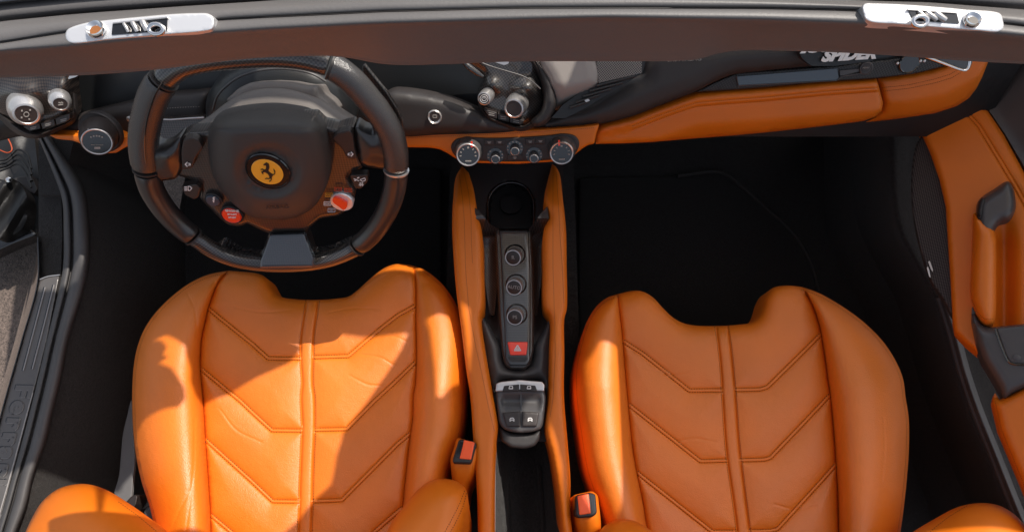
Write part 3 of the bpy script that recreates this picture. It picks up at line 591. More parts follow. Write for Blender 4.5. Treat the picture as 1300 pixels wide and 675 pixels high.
def latch(label, out, win, ball, rad, blob, holecol):
    root = hd
    p = through(out[0][0]*.5+out[8][0]*.5, (min(q[1] for q in out)+max(q[1] for q in out))/2, hz_(1.0275), (0, -.35, .94))
    o, s = relief('roof_latch', out, p, M['plate'], hd, rr=2.4, rh=.0014, cell=4, skirt=.006, mode='cat', label=label)
    k = mpp(p.at(*ball)[0])
    flat('latch_window', win, p.off(.0004), M['gloss'], o, .0008, r=1.2)
    flat('latch_frame_edge', [seg(win[0], win[1], 1.6)[i] for i in range(4)], p.off(.0012), M['silver'], o, .001)
    c = p.at(*ball, .0012)[0]
    lathe('latch_socket', c, (0, 0, 1), [(rad*k, -.001), (rad*k, 0), (rad*.86*k, .0010), (rad*.66*k, -.0002), (rad*.5*k, -.0005)], M['chrome'], o, 32)
    lathe('latch_hole', p.at(ball[0]+.5, ball[1]+2.2, .0012)[0], (0, 0, 1), [(rad*.55*k, -.0006), (rad*.55*k, .0003)], mk('latch hole '+holecol, (.25, .09, .02) if holecol == 'o' else (.02, .015, .012), .3, coat=.5), o, 24)
    c = p.at(*blob, .001)[0]
    th = np.linspace(0, 2*math.pi, 25)[:-1]
    tube('latch_hook', np.array([c+np.array([math.cos(t)*9*k, math.sin(t)*5.5*k, .0012+.001*math.sin(t)]) for t in th]), .0010, M['chrome'], o, 10, closed=True)
    # streaky mechanism inside the window
    w = np.array(win); cx, cy = w.mean(0)
    for i, f in enumerate((.18, .34, .52)):
        a = w[0]*(1-f)+w[1]*f; b = w[3]*(1-f)+w[2]*f
        tube('latch_lever', np.array([p.at(a[0]+2, a[1]+2, .0008)[0], p.at((a[0]+b[0])/2+6, (a[1]+b[1])/2, .0016)[0], p.at(b[0]+9, b[1]-3, .0008)[0]]), .0008+.0003*i, M['silver'], o, 8)
latch('silver roof latch at the left with an amber socket', [(82.8, 46), (85, 38.5), (104, 30.5), (141, 25.3), (180, 21.5), (214, 18.5), (248, 17), (264, 17.6), (271, 22), (272.4, 31), (269.7, 37.5), (258, 40.5), (214, 44.3), (170, 48), (137.7, 51), (92, 55.6), (85.5, 53)], [(143, 29.6), (212.6, 22.3), (211.6, 39.4), (141.5, 44.6)], (120.8, 36.6), 12, (200, 39.5), 'o')
latch('silver roof latch at the right, brightly sunlit', [(1094.4, 9), (1098, 5), (1110, 4.6), (1147.7, 6), (1190, 9), (1223.8, 12.2), (1269.5, 17.6), (1273, 25), (1274, 36), (1268, 40.8), (1240, 39.5), (1200, 36.5), (1170, 34), (1140, 31.5), (1105.4, 28.8), (1098, 24.5), (1095.4, 17)], [(1152.8, 12), (1214.5, 16.2), (1218, 30.3), (1160, 26.5)], (1234.8, 24.6), 11, (1166, 29.5), 'k')
# ================================================================= DASHBOARD
DN = np.array([0, -.75, .66])
db = thing('dashboard', 'black and orange leather dashboard with round silver knobs and air vents', 'dashboard', tuple(pt(650, 160, .4)))
otop = [(512, 170.5), (560, 169), (650, 165.5), (740, 160.5), (762, 157.5), (803, 148), (834, 136), (864, 125), (885, 118.5), (920, 115.5), (970, 112), (1046.5, 104.5), (1112.7, 100), (1153.5, 95.6), (1199, 85), (1240, 70)]
dtop = [(-60, 200), (-20, 185), (20, 175), (60, 170), (100, 171), (165, 173), (258, 173), (420, 173)]+otop
xs = np.linspace(-60, 1235, 50); A = np.array(dtop); yd = np.interp(xs, A[:, 0], A[:, 1])
def dr(f, z, lo=40): return [(x, y*(1-f)+lo*f, z) for x, y in zip(xs, yd)]
relief('dash_top', [(x, y-1) for x, y in zip(xs, yd)]+[(1245, 30), (700, 28), (-60, 30)], PL(tuple(through(650, 120, .60, DN).o), DN).off(-.050), M['cowl'], db, hfn=lambda X, Y, d: .02*np.sqrt(np.clip(d/20, 0, 1))-.02, cell=8, skirt=.03, mode='poly', ang=80)
_b = [(-.88, .63, .62), (1.6, .63, .62), (1.6, 1.40, .78), (-.88, 1.40, .78)]
link('dash_deck', fixn(mesh_of(_b+[(x, y, z-.05) for x, y, z in _b], [[0, 1, 2, 3], [4, 5, 6, 7], [0, 1, 5, 4], [1, 2, 6, 5], [2, 3, 7, 6], [3, 0, 4, 7]], False), 20), M['soft'], db)
_k = [(-.80, .545, .44), (.80, .545, .44), (.80, .64, .62), (-.80, .64, .62)]
link('footwell_sun_block', fixn(mesh_of(_k+[(x, y+.03, z-.01) for x, y, z in _k], [[0, 1, 2, 3], [4, 5, 6, 7], [0, 1, 5, 4], [1, 2, 6, 5], [2, 3, 7, 6], [3, 0, 4, 7]], False), 20), M['door_blk'], db)  # added slab that keeps sun off the footwell floor
# lower leather bands
DP = through(560, 145, .590, DN)
relief('dash_pad', [(496, 118), (510, 117.5), (524, 119), (550, 123.5), (575, 130), (613, 145.5), (649, 158.5), (665, 162), (650, 167), (560, 171), (505, 173), (480, 165), (480, 130)], DP, M['blk_leather'], db, hfn=lambda X, Y, d: .008*np.sqrt(np.clip(d/12, 0, 1))-.008, cell=5, skirt=.03, mode='cat', ang=80)
DL = through(180, 150, .560, DN)
o, s = relief('dash_pad', [(60, 172), (80, 156), (92, 149.5), (135, 138), (178, 128), (215, 121), (240, 119.5), (262, 119), (262, 150), (258, 175), (165, 177), (100, 175)], DL, M['blk_leather'], db, hfn=lambda X, Y, d: .008*np.sqrt(np.clip(d/12, 0, 1))-.008, cell=5, skirt=.03, mode='cat', ang=80)
stitches('stitching', [[(205, 138), (230, 136.5), (256, 135.5)]], s, M['thread_lt'], o)
# round push button on the pad
o, c, k = knob('round_button', 552, 148, 9, DP.off(.0005), [(1.0, -.002), (1.0, .003), (.9, .0042), (.78, .003)], M['silver'], db)
knob('cap', 552, 148, 7, DP.off(.0032), [(1, 0), (.9, .0006)], M['btn'], o)
flats('button_symbol', [seg((549.6, 146.4), (554.4, 146.4), .8), seg((554.4, 146.4), (554.4, 149.6), .8), seg((554.4, 149.6), (549.6, 149.6), .8), seg((549.6, 149.6), (549.6, 146.4), .8)], DP.off(.0042), M['dim'], o)
# orange lower trims
OZ = through(600, 185, .540, DN)
O1 = [(480, 171.5), (512, 170.5), (560, 168.7), (610, 167), (650, 165.3), (700, 163), (740, 160.5), (761, 158), (757, 170), (754.5, 182.7), (747, 184), (740, 188), (729, 197), (716, 203.5), (698, 205.5), (657, 208), (610, 207), (590, 204.8), (578, 201), (568, 194.5), (558, 189.5), (545, 187.4), (513, 187), (480, 187)]
o, s = relief('orange_trim', O1, OZ, M['leather2'], db, rr=3, rh=.004, cell=5, skirt=.03, mode=2.5)
stitches('stitching', [[(515, 175), (560, 173.3), (650, 169.3), (700, 166.5), (755, 162.5)]], s, M['thread_dk'], o, 1.6, .8, .35)
tubeL = cat([(515, 173.6), (560, 172), (650, 168), (700, 165.2), (755, 161.2)], False, 5)
OG = through(940, 140, .535, (0, -.75, .66))
O2 = [(763, 158), (803, 147.6), (834, 135.6), (864, 124.8), (885, 118.2), (920, 115), (970, 111.5), (1046.5, 104), (1113, 100), (1117, 115), (1121, 131), (1119, 141), (1110, 149), (1095, 154), (1060, 158.5), (1021, 163), (970, 168.5), (925, 172.6), (880, 176), (826.7, 180.5), (790, 182.2), (756.5, 182.8), (758.5, 170)]
def gh(X, Y, d):
    Yt = np.interp(X, [a for a, b in otop], [b for a, b in otop]); v = Y-Yt
    h = .004*np.sqrt(np.clip(d/4, 0, 1))-.004
    h = h+.006*(1-np.clip(np.abs(v-9)/9, 0, 1)**2)-.0018*np.exp(-((v-12)/1.2)**2)-.0018*np.exp(-((v-17)/1.2)**2)
    return h-.030*np.clip((v-38)/26, 0, 1)**1.6
ch1 = [(x, y+12) for x, y in otop if 764 <= x <= 1113]; ch2 = [(x, y+17) for x, y in otop if 764 <= x <= 1113]
o, s = relief('glovebox_lid', O2, OG, M['leather2'], db, hfn=gh, cell=4.2, skirt=.03, mode='poly', lines=[ch1, ch2], loff=(0, 1.2, 2.8), ang=80)
stitches('stitching', [ch1, ch2], s, M['thread'], o, 1.6, .8, .4)
flat('opening_latch', [(908, 167), (925, 165.2), (934, 165.5), (926, 168), (910, 169.4)], OG.off(-.022), M['leather2'], o, .003, r=1)
O3 = [(1114.5, 99.8), (1153.5, 95), (1185, 89), (1199, 85), (1215, 76), (1235, 66), (1258, 66), (1254, 80), (1247, 98), (1240, 112), (1230, 125), (1214.6, 135), (1186.6, 144), (1150, 149.5), (1123, 153), (1098, 155.5), (1112, 150), (1121, 142), (1123, 131), (1119, 115)]
ch3 = [(1120, 111.5), (1154, 108), (1185, 101), (1205, 95), (1222, 86)]; ch4 = [(1121, 116), (1154, 112.5), (1187, 105.5), (1207, 99.5), (1222, 91.5)]
def gh2(X, Y, d):
    h = .006*np.sqrt(np.clip(d/6, 0, 1))-.006; Yt = np.interp(X, [1100, 1150, 1200, 1250], [128, 126, 116, 90])
    return h-.03*np.clip((Y-Yt)/28, 0, 1)**1.5
o, s = relief('orange_end_trim', O3, through(1170, 120, .535, (-.10, -.75, .66)), M['leather2'], db, hfn=gh2, cell=4.2, skirt=.03, mode=3, ang=80)
stitches('stitching', [ch3, ch4], s, M['thread'], o, 1.6, .8, .4)
relief('orange_trim', [(60, 170.3), (80, 170.8), (100, 171.3), (118, 168), (140, 166), (153, 173), (165, 173.2), (164, 185), (156, 189), (148, 194), (131.6, 195), (117, 191), (103, 182.5), (92, 178.5), (72, 176.5)], through(120, 182, .550, DN), M['leather2'], db, rr=2, rh=.003, cell=4, skirt=.02, mode=2)
# big smooth cowl to the right: dash leather over the glovebox
UP_ = [(700, 150), (716, 142), (737, 137), (757, 128), (780, 112), (800, 100), (815, 94), (819, 78), (826, 66), (900, 55), (1080, 55), (1090, 68), (1046, 83), (1020, 85), (960, 91), (930, 95), (905, 105), (884, 116), (864, 124), (834, 135.5), (803, 147.5), (762, 157.5), (730, 161.5), (690, 163.5), (672, 160)]
DU = through(850, 110, .600, (0, -.62, .78))
def uh(X, Y, d):
    h = .014*np.sqrt(np.clip(d/22, 0, 1))-.014
    return h
relief('leather_cowl', UP_, DU, M['blk_leather'], db, hfn=uh, cell=4.5, skirt=.03, mode='cat', ang=80)
# vent: leather hood, mesh, slats
DV = through(740, 100, .640, (0, -.55, .83))
vt, _ = relief('air_vent', [(752, 70), (822, 70), (816, 92), (800, 103), (770, 121), (740, 139), (718, 150), (700, 150), (715, 133), (745, 112)], DV.off(-.010), M['cowl'], db, cell=5, skirt=.02, mode='poly')
flat('vent_mesh', [(757, 74), (815, 74), (814.6, 93), (760, 105.5)], DV.off(-.004), M['grille'], vt, .004)
for i in range(5):
    f = i/5; a = (757-8.5*i, 109+7*i); b = (806-15*i, 97+8*i)
    P3 = DV.off(-.005).at([a[0], b[0]], [a[1], b[1]]); tube('vent_slat', P3, .0018, M['cowl'], vt, 8)
flat('vent_tab', [(742, 127.4), (747, 125.6), (749, 128), (744, 130)], DV.off(-.001), M['silver'], vt, .003, r=.6)
relief('vent_side_arm', [(664, 60), (682, 60), (690, 84), (700, 99), (705, 115), (706, 134), (701, 148), (692, 158), (680, 161), (674, 156), (688, 140), (691, 115), (684, 92)], DV.off(-.004), M['blk_leather'], db, hfn=lambda X, Y, d: .010*np.sqrt(np.clip(d/9, 0, 1))-.010, cell=4, skirt=.03, mode='cat', ang=80)
o, s = relief('vent_hood', [(681, 60), (757, 60), (758, 78), (761.5, 94), (760.5, 106), (748, 115), (732, 124), (716, 133), (705, 141), (702.5, 134), (702.5, 116), (697, 100), (688, 86)], DV.off(.002), M['hood'], db, hfn=lambda X, Y, d: .010*np.sqrt(np.clip(d/14, 0, 1))-.010-.030*np.clip((Y-.0*X-104)/34, 0, 1)**1.6-.02*np.clip((694-X+(Y-78)*.35)/10, 0, 1)**2*0, cell=3.6, skirt=.03, mode=4, ang=80)
stitches('stitching', [[(678.5, 76), (688, 86), (697, 100), (701.5, 114), (703, 134)], [(682, 76), (691, 86), (700, 100), (704.5, 114), (706, 134)]], s, M['thread_lt'], o, 1.7, .9, .45)
# passenger display
PD = through(1000, 95, .585, DN)
pd_, _ = relief('display_bezel', [(884, 117), (901, 108), (916, 101), (936, 93), (1066, 83.5), (1130, 76), (1180, 70), (1215, 72), (1205, 83), (1160, 94), (1113, 99.5), (1046, 104), (970, 111), (920, 115)], PD, M['carb_dull'], db, rr=2, rh=.002, cell=5, skirt=.01, mode='poly')
flat('display', [(936, 97.5), (1063, 87.2), (1064.6, 100), (1061, 102), (938, 108.8)], PD.off(.002), M['screen'], pd_, .002, r=1.5)
tube('display_edge', PD.off(.0022).at(*np.array([(935.5, 97), (937, 109), (1062, 102.4), (1068, 97), (1098, 93)]).T), .0010, M['grey'], pd_, 8)
flat('bezel_accent', [(1066, 90), (1092, 87.5), (1091, 90.5), (1075, 95), (1067, 98)], PD.off(.002), M['grey'], pd_, .002)
o, c, k = knob('menu_button', 1099.3, 86.6, 8.2, PD.off(.002), [(1, -.002), (1, .002), (.85, .0026), (.8, .0016)], M['grey'], pd_)
knob('cap', 1099.3, 86.4, 6.4, PD.off(.003), [(1, 0), (.9, .001)], M['btn'], o)
text('button_lettering', 'MENU', 1099.3, 86.2, 2.2, PD.off(.0044), M['dim'], o, 4)
o, c, k = knob('lower_air_ring', 1154.5, 80, 13, PD.off(.002), [(1, -.003), (1, .001), (.93, .0022), (.86, .001)], M['gloss'], pd_)
for x in (1139.5, 1168.5, 1173.5): knob('fixing', x, 80.5 if x < 1150 else 77.6, 1.7, PD.off(.003), [(1, 0), (1, .0008), (.6, .0014)], M['silver'], o)
# model badge lettering on the dash
PB = through(1050, 72, .640, (0, -.62, .78))
flat('badge_backing', [(1012, 60), (1112, 58), (1110, 77), (1060, 84), (1030, 84), (1018, 74)], PB.off(-.004), M['cowl'], db, .01, r=3)
text('model_lettering', 'SPIDER', 1077, 70.2, 13, PB, M['white'], db, 3.5, xs=1.22, shear=.35, bold=.06, ext=.0006)
text('model_lettering', '488', 1032, 61.0, 12, PB, M['white'], db, 3.5, xs=1.8, shear=.35, bold=.06, ext=.0006)
text('airbag_lettering', 'SRS AIRBAG', 869, 75.5, 5.2, DU.off(.0006), M['dim'], db, 2, xs=1.15)
# chrome edged corner vent hanging under the header at the right
sv = thing('sun_visor', 'black glossy sun visor corner with chrome edge under the right end of the header', 'sun visor', tuple(pt(1205, 80, .9)))
VZ = through(1205, 80, .93, (0, -.5, .86))
relief('visor_panel', [(1160, 60), (1236, 60), (1234.5, 79), (1231, 88), (1226, 90.5), (1219, 89), (1176, 73.5)], VZ, M['gloss'], sv, rr=1.5, rh=.001, cell=4, skirt=.004, mode=2)
tube('chrome_edge', VZ.at(*cat([(1170, 71), (1180, 74), (1200, 81.5), (1219, 88.6), (1226, 89.4), (1229.4, 85), (1231, 76)], False, 3).T), .0011, M['chrome'], sv, 10)
# ---------------------------------------------------------------- pods with silver knobs
def capknob(parent, face, base, rf, rb, pl, length, marks, name='rotary_knob', label=None):
    """silver knob: dark face toward the driver, body leaning into the dash"""
    c = pl.at(*face, length*.8)[0]; k = mpp(c); ax, L = axfrom(c, face[0]-base[0], face[1]-base[1], 22)
    o = lathe(name, c, ax, [(rb*k, -L), (rb*1.02*k, -L*.55), (rb*.97*k, -L*.25), (rf*1.04*k, -L*.06), (rf*k, 0), (rf*.86*k, .0006), (rf*.78*k, -.0008)], M['silver'], parent, 44, label)
    lathe('knob_face', c-ax*.0012, ax, [(rf*.80*k, 0), (rf*.80*k, .0009)], M['btn'], o, 36)
    pf = PL(c, ax)
    if marks: marks(pf, o, face, rf)
    return o
LP = through(45, 140, .60, DN)
pod, _ = relief('left_switch_pod', [(-30, 88), (92, 80), (90, 110), (93, 146), (80, 158), (52, 170), (38, 172), (22, 166), (5, 150), (-30, 120)], LP.off(-.014), M['carb45'], db, hfn=lambda X, Y, d: .010*np.sqrt(np.clip(d/12, 0, 1))-.010+.018*np.exp(-((X-28)/26)**2-((Y-118)/16)**2)+.012*np.exp(-((X-76)/14)**2-((Y-112)/12)**2), cell=4, skirt=.02, mode='cat', ang=80, label='carbon fibre pod with a large and a small silver knob')
loft('pod_surround', [[(-30, 128, .555), (0, 152, .56), (14, 165, .56), (30, 174, .56), (50, 176, .56), (72, 168, .56), (97, 152, .565), (98, 120, .59)], [(-30, 122, .575), (3, 147, .578), (18, 160, .578), (33, 169, .578), (50, 171, .578), (70, 163, .578), (92.5, 150, .58), (93, 118, .60)], [(-30, 116, .56), (6, 143, .56), (22, 156, .56), (36, 164, .56), (50, 166, .56), (68, 158, .56), (88, 146, .565), (88, 118, .59)]], M['blk_leather'], db, n=60, sub=5)
def mk_dots(pf, o, f, r):
    for a in (50, 140, 215, 300): 
        x, y = f[0]+.52*r*math.cos(math.radians(a)), f[1]-.5*r*math.sin(math.radians(a)); flats('knob_symbol', [seg((x-1.1, y), (x+1.1, y), 1.9)], pf.off(.0004), M['dim'], o)
    th = [math.radians(t) for t in range(0, 360, 36)]
    for a, b in zip(th, th[1:]+th[:1]): pass
    flats('knob_symbol', [seg((f[0]+3.3*math.cos(a), f[1]+3*math.sin(a)), (f[0]+3.3*math.cos(b), f[1]+3*math.sin(b)), 1.0) for a, b in zip(th, th[1:]+th[:1])], pf.off(.0004), M['dim'], o)
def mk_ring(pf, o, f, r):
    th = [math.radians(t) for t in range(0, 360, 30)]
    for q in (.62, .34): flats('knob_symbol', [seg((f[0]+q*r*math.cos(a), f[1]+q*r*math.sin(a)), (f[0]+q*r*math.cos(b), f[1]+q*r*math.sin(b)), .8) for a, b in zip(th, th[1:]+th[:1])], pf.off(.0004), M['white'], o)
    flats('knob_symbol', [seg((f[0], f[1]-.34*r), (f[0], f[1]), .8)], pf.off(.0005), M['white'], o)
def mk_seat(pf, o, f, r): flats('knob_symbol', [seg((f[0]-3, f[1]+1.6), (f[0]+3.4, f[1]+.8), 1.2), seg((f[0]-2.6, f[1]-1.6), (f[0]+.6, f[1]-.8), 1.2), seg((f[0]+.8, f[1]-2), (f[0]+3.4, f[1]-1), 1.1)], pf.off(.0004), M['dim'], o)
capknob(pod, (33.5, 145.5), (31, 133), 14.2, 19, LP.off(.006), .020, mk_dots, label='large silver knob')
capknob(pod, (76.8, 132), (75.5, 124), 9.2, 12.3, LP.off(.006), .016, mk_seat)
for q in ([(29.4, 161), (50.4, 156.6), (51.4, 163.6), (38, 166.9)], [(51.6, 156.3), (68.6, 151), (70.2, 159), (54, 164.4)], [(70, 150.6), (89, 144.4), (89, 151), (83, 155.5), (72, 159)]):
    b_, _ = relief('pod_button', q, LP.off(.001), M['btn'], pod, rr=1, rh=.0008, cell=3, skirt=.01, mode=1)
    c_ = np.mean(q, 0); a_ = math.degrees(math.atan2(-(q[1][1]-q[0][1]), q[1][0]-q[0][0]))
    flats('button_symbol', [seg((c_[0]-4, c_[1]+1.0-.5), (c_[0]+4, c_[1]-1.0-.5), .9), seg((c_[0]-3.6, c_[1]+2.6-.3), (c_[0]+3.6, c_[1]+.9-.3), .9)], LP.off(.0014), M['dim'], b_)
flat('chrome_bezel', [(88, 96), (100, 92), (112, 88), (96, 98), (86, 101)], LP.off(.004), M['silver'], pod, .004, r=2)
# light switch
hl, c, k = knob('light_switch', 127.5, 167.5, 25, through(127.5, 167.5, .57, DN), [(1.05, -.006), (1.05, .002), (1.0, .004), (.9, .003)], M['soft'], db, 'round headlight switch with silver ring')
def mk_hl(pf, o, f, r):
    flats('switch_symbol', [seg((f[0]-9+3.6*i, f[1]-6-1.4*math.sin(i*.8)), (f[0]-7+3.6*i, f[1]-6-1.4*math.sin(i*.8)), 2.0) for i in range(5)]+[seg((f[0]-3.5, f[1]+8), (f[0]+4, f[1]+8), 2.8), seg((f[0]-8, f[1]+4.2), (f[0]+8, f[1]+4.2), .4)], pf.off(.0004), M['dim'], o)
ct = through(123.3, 180, .60, DN); c = ct.at(123.3, 180)[0]; k = mpp(c); ax, L = axfrom(c, -3, 12, 22)
o = lathe('switch_body', c, ax, [(21.5*k, -L), (21.5*k, -L*.5), (18.5*k, -.001), (17*k, 0)], M['btn'], hl, 44)
lathe('silver_ring', c, ax, [(17.3*k, -.002), (17.3*k, .0008), (16.5*k, .0018), (15.6*k, .0014), (15.2*k, .0004)], M['silver'], hl, 44)
o2_ = lathe('switch_face', c-ax*.0002, ax, [(15.4*k, 0), (15.4*k, .0010)], M['gloss'], hl, 40); mk_hl(PL(c+ax*.001, ax), o2_, (123.3, 180), 15)
flats('switch_mark', [seg((111.5, 163.5), (113, 168), 2)], PL(c+ax*-.0, ax).off(.0), M['dim'], hl)
knob('round_sensor', 165, 151, 3.6, DL.off(.0005), [(1, -.002), (1, .002), (.5, .0034)], M['silver'], db)
relief('column_trim', [(200, 151.5), (217, 152), (240, 150), (262, 149), (262, 170), (246, 176), (228, 190), (200, 190), (195, 183)], DL.off(.018), M['carb45'], db, rr=1.5, rh=.001, cell=4, skirt=.02, mode=2)
tube('trim_edge', DL.off(.0186).at(*np.array([(203, 151.6), (217, 152), (240, 150.2), (259, 149.2)]).T), .0011, M['silver'], db, 8)
flat('orange_patch', [(213, 181), (220, 175.5), (226, 174), (228, 179), (222, 184)], DL.off(.0195), M['leather2'], db, .002, r=1)
# right switch pod
RP = through(648, 125, .61, DN)
def rph(X, Y, d):
    return .010*np.sqrt(np.clip(d/10, 0, 1))-.010+.020*np.exp(-((X-668)/16)**2-((Y-112)/13)**2)+.010*np.exp(-((X-625)/10)**2-((Y-108)/9)**2)
pod, _ = relief('right_switch_pod', [(575, 70), (685, 66), (684, 92), (689, 112), (690, 132), (679, 151), (664, 161), (641.5, 155.5), (617, 146), (609, 132), (607, 118), (614, 98), (595, 84)], RP.off(-.012), M['carb'], db, hfn=rph, cell=3.6, skirt=.02, mode='cat', ang=80, label='carbon fibre pod with two silver knobs and three buttons')
loft('pod_surround', [[(606, 126, .575), (610, 142, .575), (620, 153, .57), (642, 162, .57), (664, 167, .57), (684, 156, .575), (695, 135, .585), (693, 110, .60), (686, 88, .62), (674, 70, .64)], [(607, 122, .598), (612, 138, .592), (621, 149, .588), (642, 158, .586), (663, 163.4, .585), (681, 152, .59), (692, 134, .60), (690, 110, .62), (683, 88, .64), (671, 70, .66)], [(609, 124, .58), (614, 137, .578), (623, 147, .576), (643, 155.6, .574), (662, 160.6, .573), (678, 150, .578), (688.6, 133, .588), (687, 112, .605), (680, 92, .62), (668, 72, .64)]], M['blk_leather'], db, n=70, sub=5)
capknob(pod, (614.4, 125.6), (619.5, 120), 8.3, 9.2, RP.off(.006), .016, mk_ring)
capknob(pod, (652.3, 138), (658, 129.5), 12.4, 14.2, RP.off(.006), .016, None, label='large silver knob with plain dark face')
for q, s_ in (([(613.8, 138.5), (631, 143.3), (631, 151.6), (620, 148)], 0), ([(631.9, 143.5), (646.4, 148), (645.8, 155.6), (632, 152)], 0), ([(647, 148.8), (666, 153), (661, 159), (647, 156.2)], 0)):
    b_, _ = relief('pod_button', q, RP.off(-.001), M['btn'], pod, rr=1, rh=.0008, cell=3, skirt=.01, mode=1)
    c_ = np.mean(q, 0); flats('button_symbol', [seg((c_[0]-3.6, c_[1]-2), (c_[0]+3.6, c_[1]-.6), .8), seg((c_[0]-3.6, c_[1]+.4), (c_[0]+3.6, c_[1]+1.8), .8)], RP.off(-.0006), M['dim'], b_)
tube('carbon_blade', RP.off(.012).at(*np.array([(587, 78), (596, 86), (606, 93), (613.5, 97.5)]).T), [.003, .0045, .004, .002], M['carb_gloss'], pod, 10)
tube('chrome_line', RP.off(.012).at(*cat([(602, 76), (622, 84), (645, 91), (664, 97), (676, 104), (686, 113)], False, 4).T), 0.0010, M['grey'], pod, 8)
flat('chrome_insert', [(630, 66), (646, 70), (646, 81), (640, 83), (628, 79)], RP.off(.014), M['silver'], pod, .003, r=2)
# climate panel
HV = through(655, 190, .535, DN)
hv, _ = relief('climate_panel', [(572.5, 186), (578, 177.6), (588, 174.8), (625, 175.2), (657, 174.3), (698, 171.6), (715, 169.6), (730, 172.6), (735.5, 181), (733, 191), (725, 199), (698.5, 203), (657, 205.2), (605.7, 204.2), (590, 203), (577, 197)], HV.off(.003), M['btn'], db, rr=2, rh=.002, cell=5, skirt=.02, mode='cat', label='black climate control panel with two large dials')
for (fx, fy, bx, by, mx, my) in ((594.3, 196.6, 595, 188, 599, 182.5), (713, 194.4, 713, 186, 710, 180.5)):
    HF = HV.off(.004); c = HF.at(fx, fy)[0]+HV.n*.012; k = mpp(c); b = HF.at(bx, by)[0]; ax = c-b; L = np.linalg.norm(ax); ax /= L
    HQ = HV.off(.020); c = HQ.at(fx, fy)[0]; ax, L = axfrom(c, fx-bx, fy-by, 20); k = mpp(c)
    o = lathe('temperature_dial', c, ax, [(19.5*k, -L), (19*k, -L*.7), (15.6*k, -.002), (15*k, 0)], M['grey'], hv, 44)
    lathe('silver_ring', c, ax, [(15.2*k, -.003), (15.2*k, .0004), (14.4*k, .0016), (13.4*k, .0012), (13*k, 0)], M['silver'], o, 44)
    f_ = lathe('dial_face', c, ax, [(13.2*k, -.001), (13.2*k, .0004)], M['gloss'], o, 40); pf = PL(c, ax)
    L_ = []
    for a in (-10, 20, 50, 90, 130, 160, 190):
        ca, sa = math.cos(math.radians(a)), -math.sin(math.radians(a)); L_.append(seg((fx+ca*8.6, fy+sa*8.0), (fx+ca*10.8, fy+sa*10.0), 1.2 if a % 90 else 2.4))
    L_.append(seg((fx-3.5, fy+8), (fx+4, fy+8), 1.4)); flats('dial_marks', L_, pf.off(.0009), M['dim'], f_)
    p1 = HQ.off(-.003).at(mx, my+1)[0]; p2 = HQ.off(-.0005).at(mx, my+5)[0]
    flats('dial_pointer', [seg((mx-.3, my-2), (mx, my+4.5), 2.2)], HQ.off(.0005), M['red'], o, .003, 0)
for (fx, fy, bx, by) in ((629, 202.2, 628.8, 198), (653.7, 192.2, 653.5, 188), (678, 201.4, 678, 197)):
    q = HV.off(.0035); c0 = q.at(bx, by)[0]; k = mpp(c0); o = lathe('small_knob', c0, HV.n, [(10.5*k, -.001), (10.5*k, .0006)], M['gloss'], hv, 32)
    c = HV.off(.013).at(fx, fy)[0]; ax, L = axfrom(c, fx-bx, fy-by, 20)
    lathe('knob_stem', c, ax, [(6.6*k, -L), (6*k, -.002), (5.2*k, 0)], M['grey'], o, 28); lathe('knob_ring', c, ax, [(5.6*k, -.001), (5.6*k, .0006), (4.8*k, .0014), (4.4*k, .0004)], M['silver'], o, 28)
    lathe('knob_face', c, ax, [(4.5*k, -.001), (4.5*k, .0006)], M['gloss'], o, 24)
    L_ = [(bx+9*math.cos(math.radians(a)), by-8*math.sin(math.radians(a))) for a in (-15, 15, 45, 75, 105, 135, 165, 195)]
    if fx != 653.7: L_ = [p for i, p in enumerate(L_) if i not in (3, 4)]
    flats('scale_marks', [seg((x-.9, y), (x+.9, y), 1.7) for x, y in L_], HV.off(.0045), M['dim'], o)
for q in ([(614.7, 177.4), (627.4, 177.2), (627.4, 184.4), (614.9, 184.6)], [(628.3, 177.2), (640.5, 177), (640, 184.2), (628.3, 184.4)], [(666.6, 176.4), (679, 175.8), (679, 183.6), (667.6, 184)], [(680, 175.8), (692.6, 175), (692, 182.8), (680, 183.4)], [(644.9, 196.6), (662.7, 196.2), (662.7, 203.6), (644, 204)]):
    b_, _ = relief('climate_button', q, HV.off(.0048), M['btn'], hv, rr=.9, rh=.0008, cell=3, skirt=.006, mode=.8); c_ = np.mean(q, 0)
    flats('button_symbol', [seg((c_[0]-2.4, c_[1]-.4), (c_[0]+2.4, c_[1]-.4), .8), seg((c_[0]-1.6, c_[1]+1), (c_[0]+1.6, c_[1]+1), .8)], HV.off(.0052), M['dim'], b_)
# ================================================================= CENTRE CONSOLE
cc = thing('center_console', 'centre console between the seats with orange leather sides and gloss black switch strip', 'center console', tuple(pt(655, 400, .1)))
CP = PL((0, .2, .33), (0, -.05, 1))
def in_ell(X, Y, cx, cy, rx, ry): return np.clip(1.0-np.sqrt(((X-cx)/rx)**2+((Y-cy)/ry)**2), -1, 1)
def ch(X, Y, d):
    e = in_ell(X, np.minimum(Y, 268), 648.5, 264, 30, 33); e = np.where(Y > 291, -1, e)
    h = -.075*np.clip((e-.0)/.10, 0, 1)                                                     # cup holder
    h = h-.020*np.exp(-((e+.02)/.03)**2)*0
    sh = np.clip((np.abs(X-656)-24)/12, 0, 1)*np.clip((Y-395)/40, 0, 1)*np.clip((500-Y)/20, 0, 1)
    h = h+.012*sh-.022*np.clip((np.abs(X-655)-22)/10, 0, 1)*np.clip((Y-295)/10, 0, 1)*np.clip((440-Y)/40, 0, 1)
    return h
relief('console_base', [(592, 196), (716, 196), (712, 300), (706, 400), (702, 480), (696, 520), (694, 560), (628, 560), (622, 500), (612, 440), (606, 400), (600, 300)], CP, M['soft'], cc, hfn=ch, cell=3.2, skirt=.20, mode='poly', ang=60)
cup = PL((0, .2, .262), (0, -.05, 1))
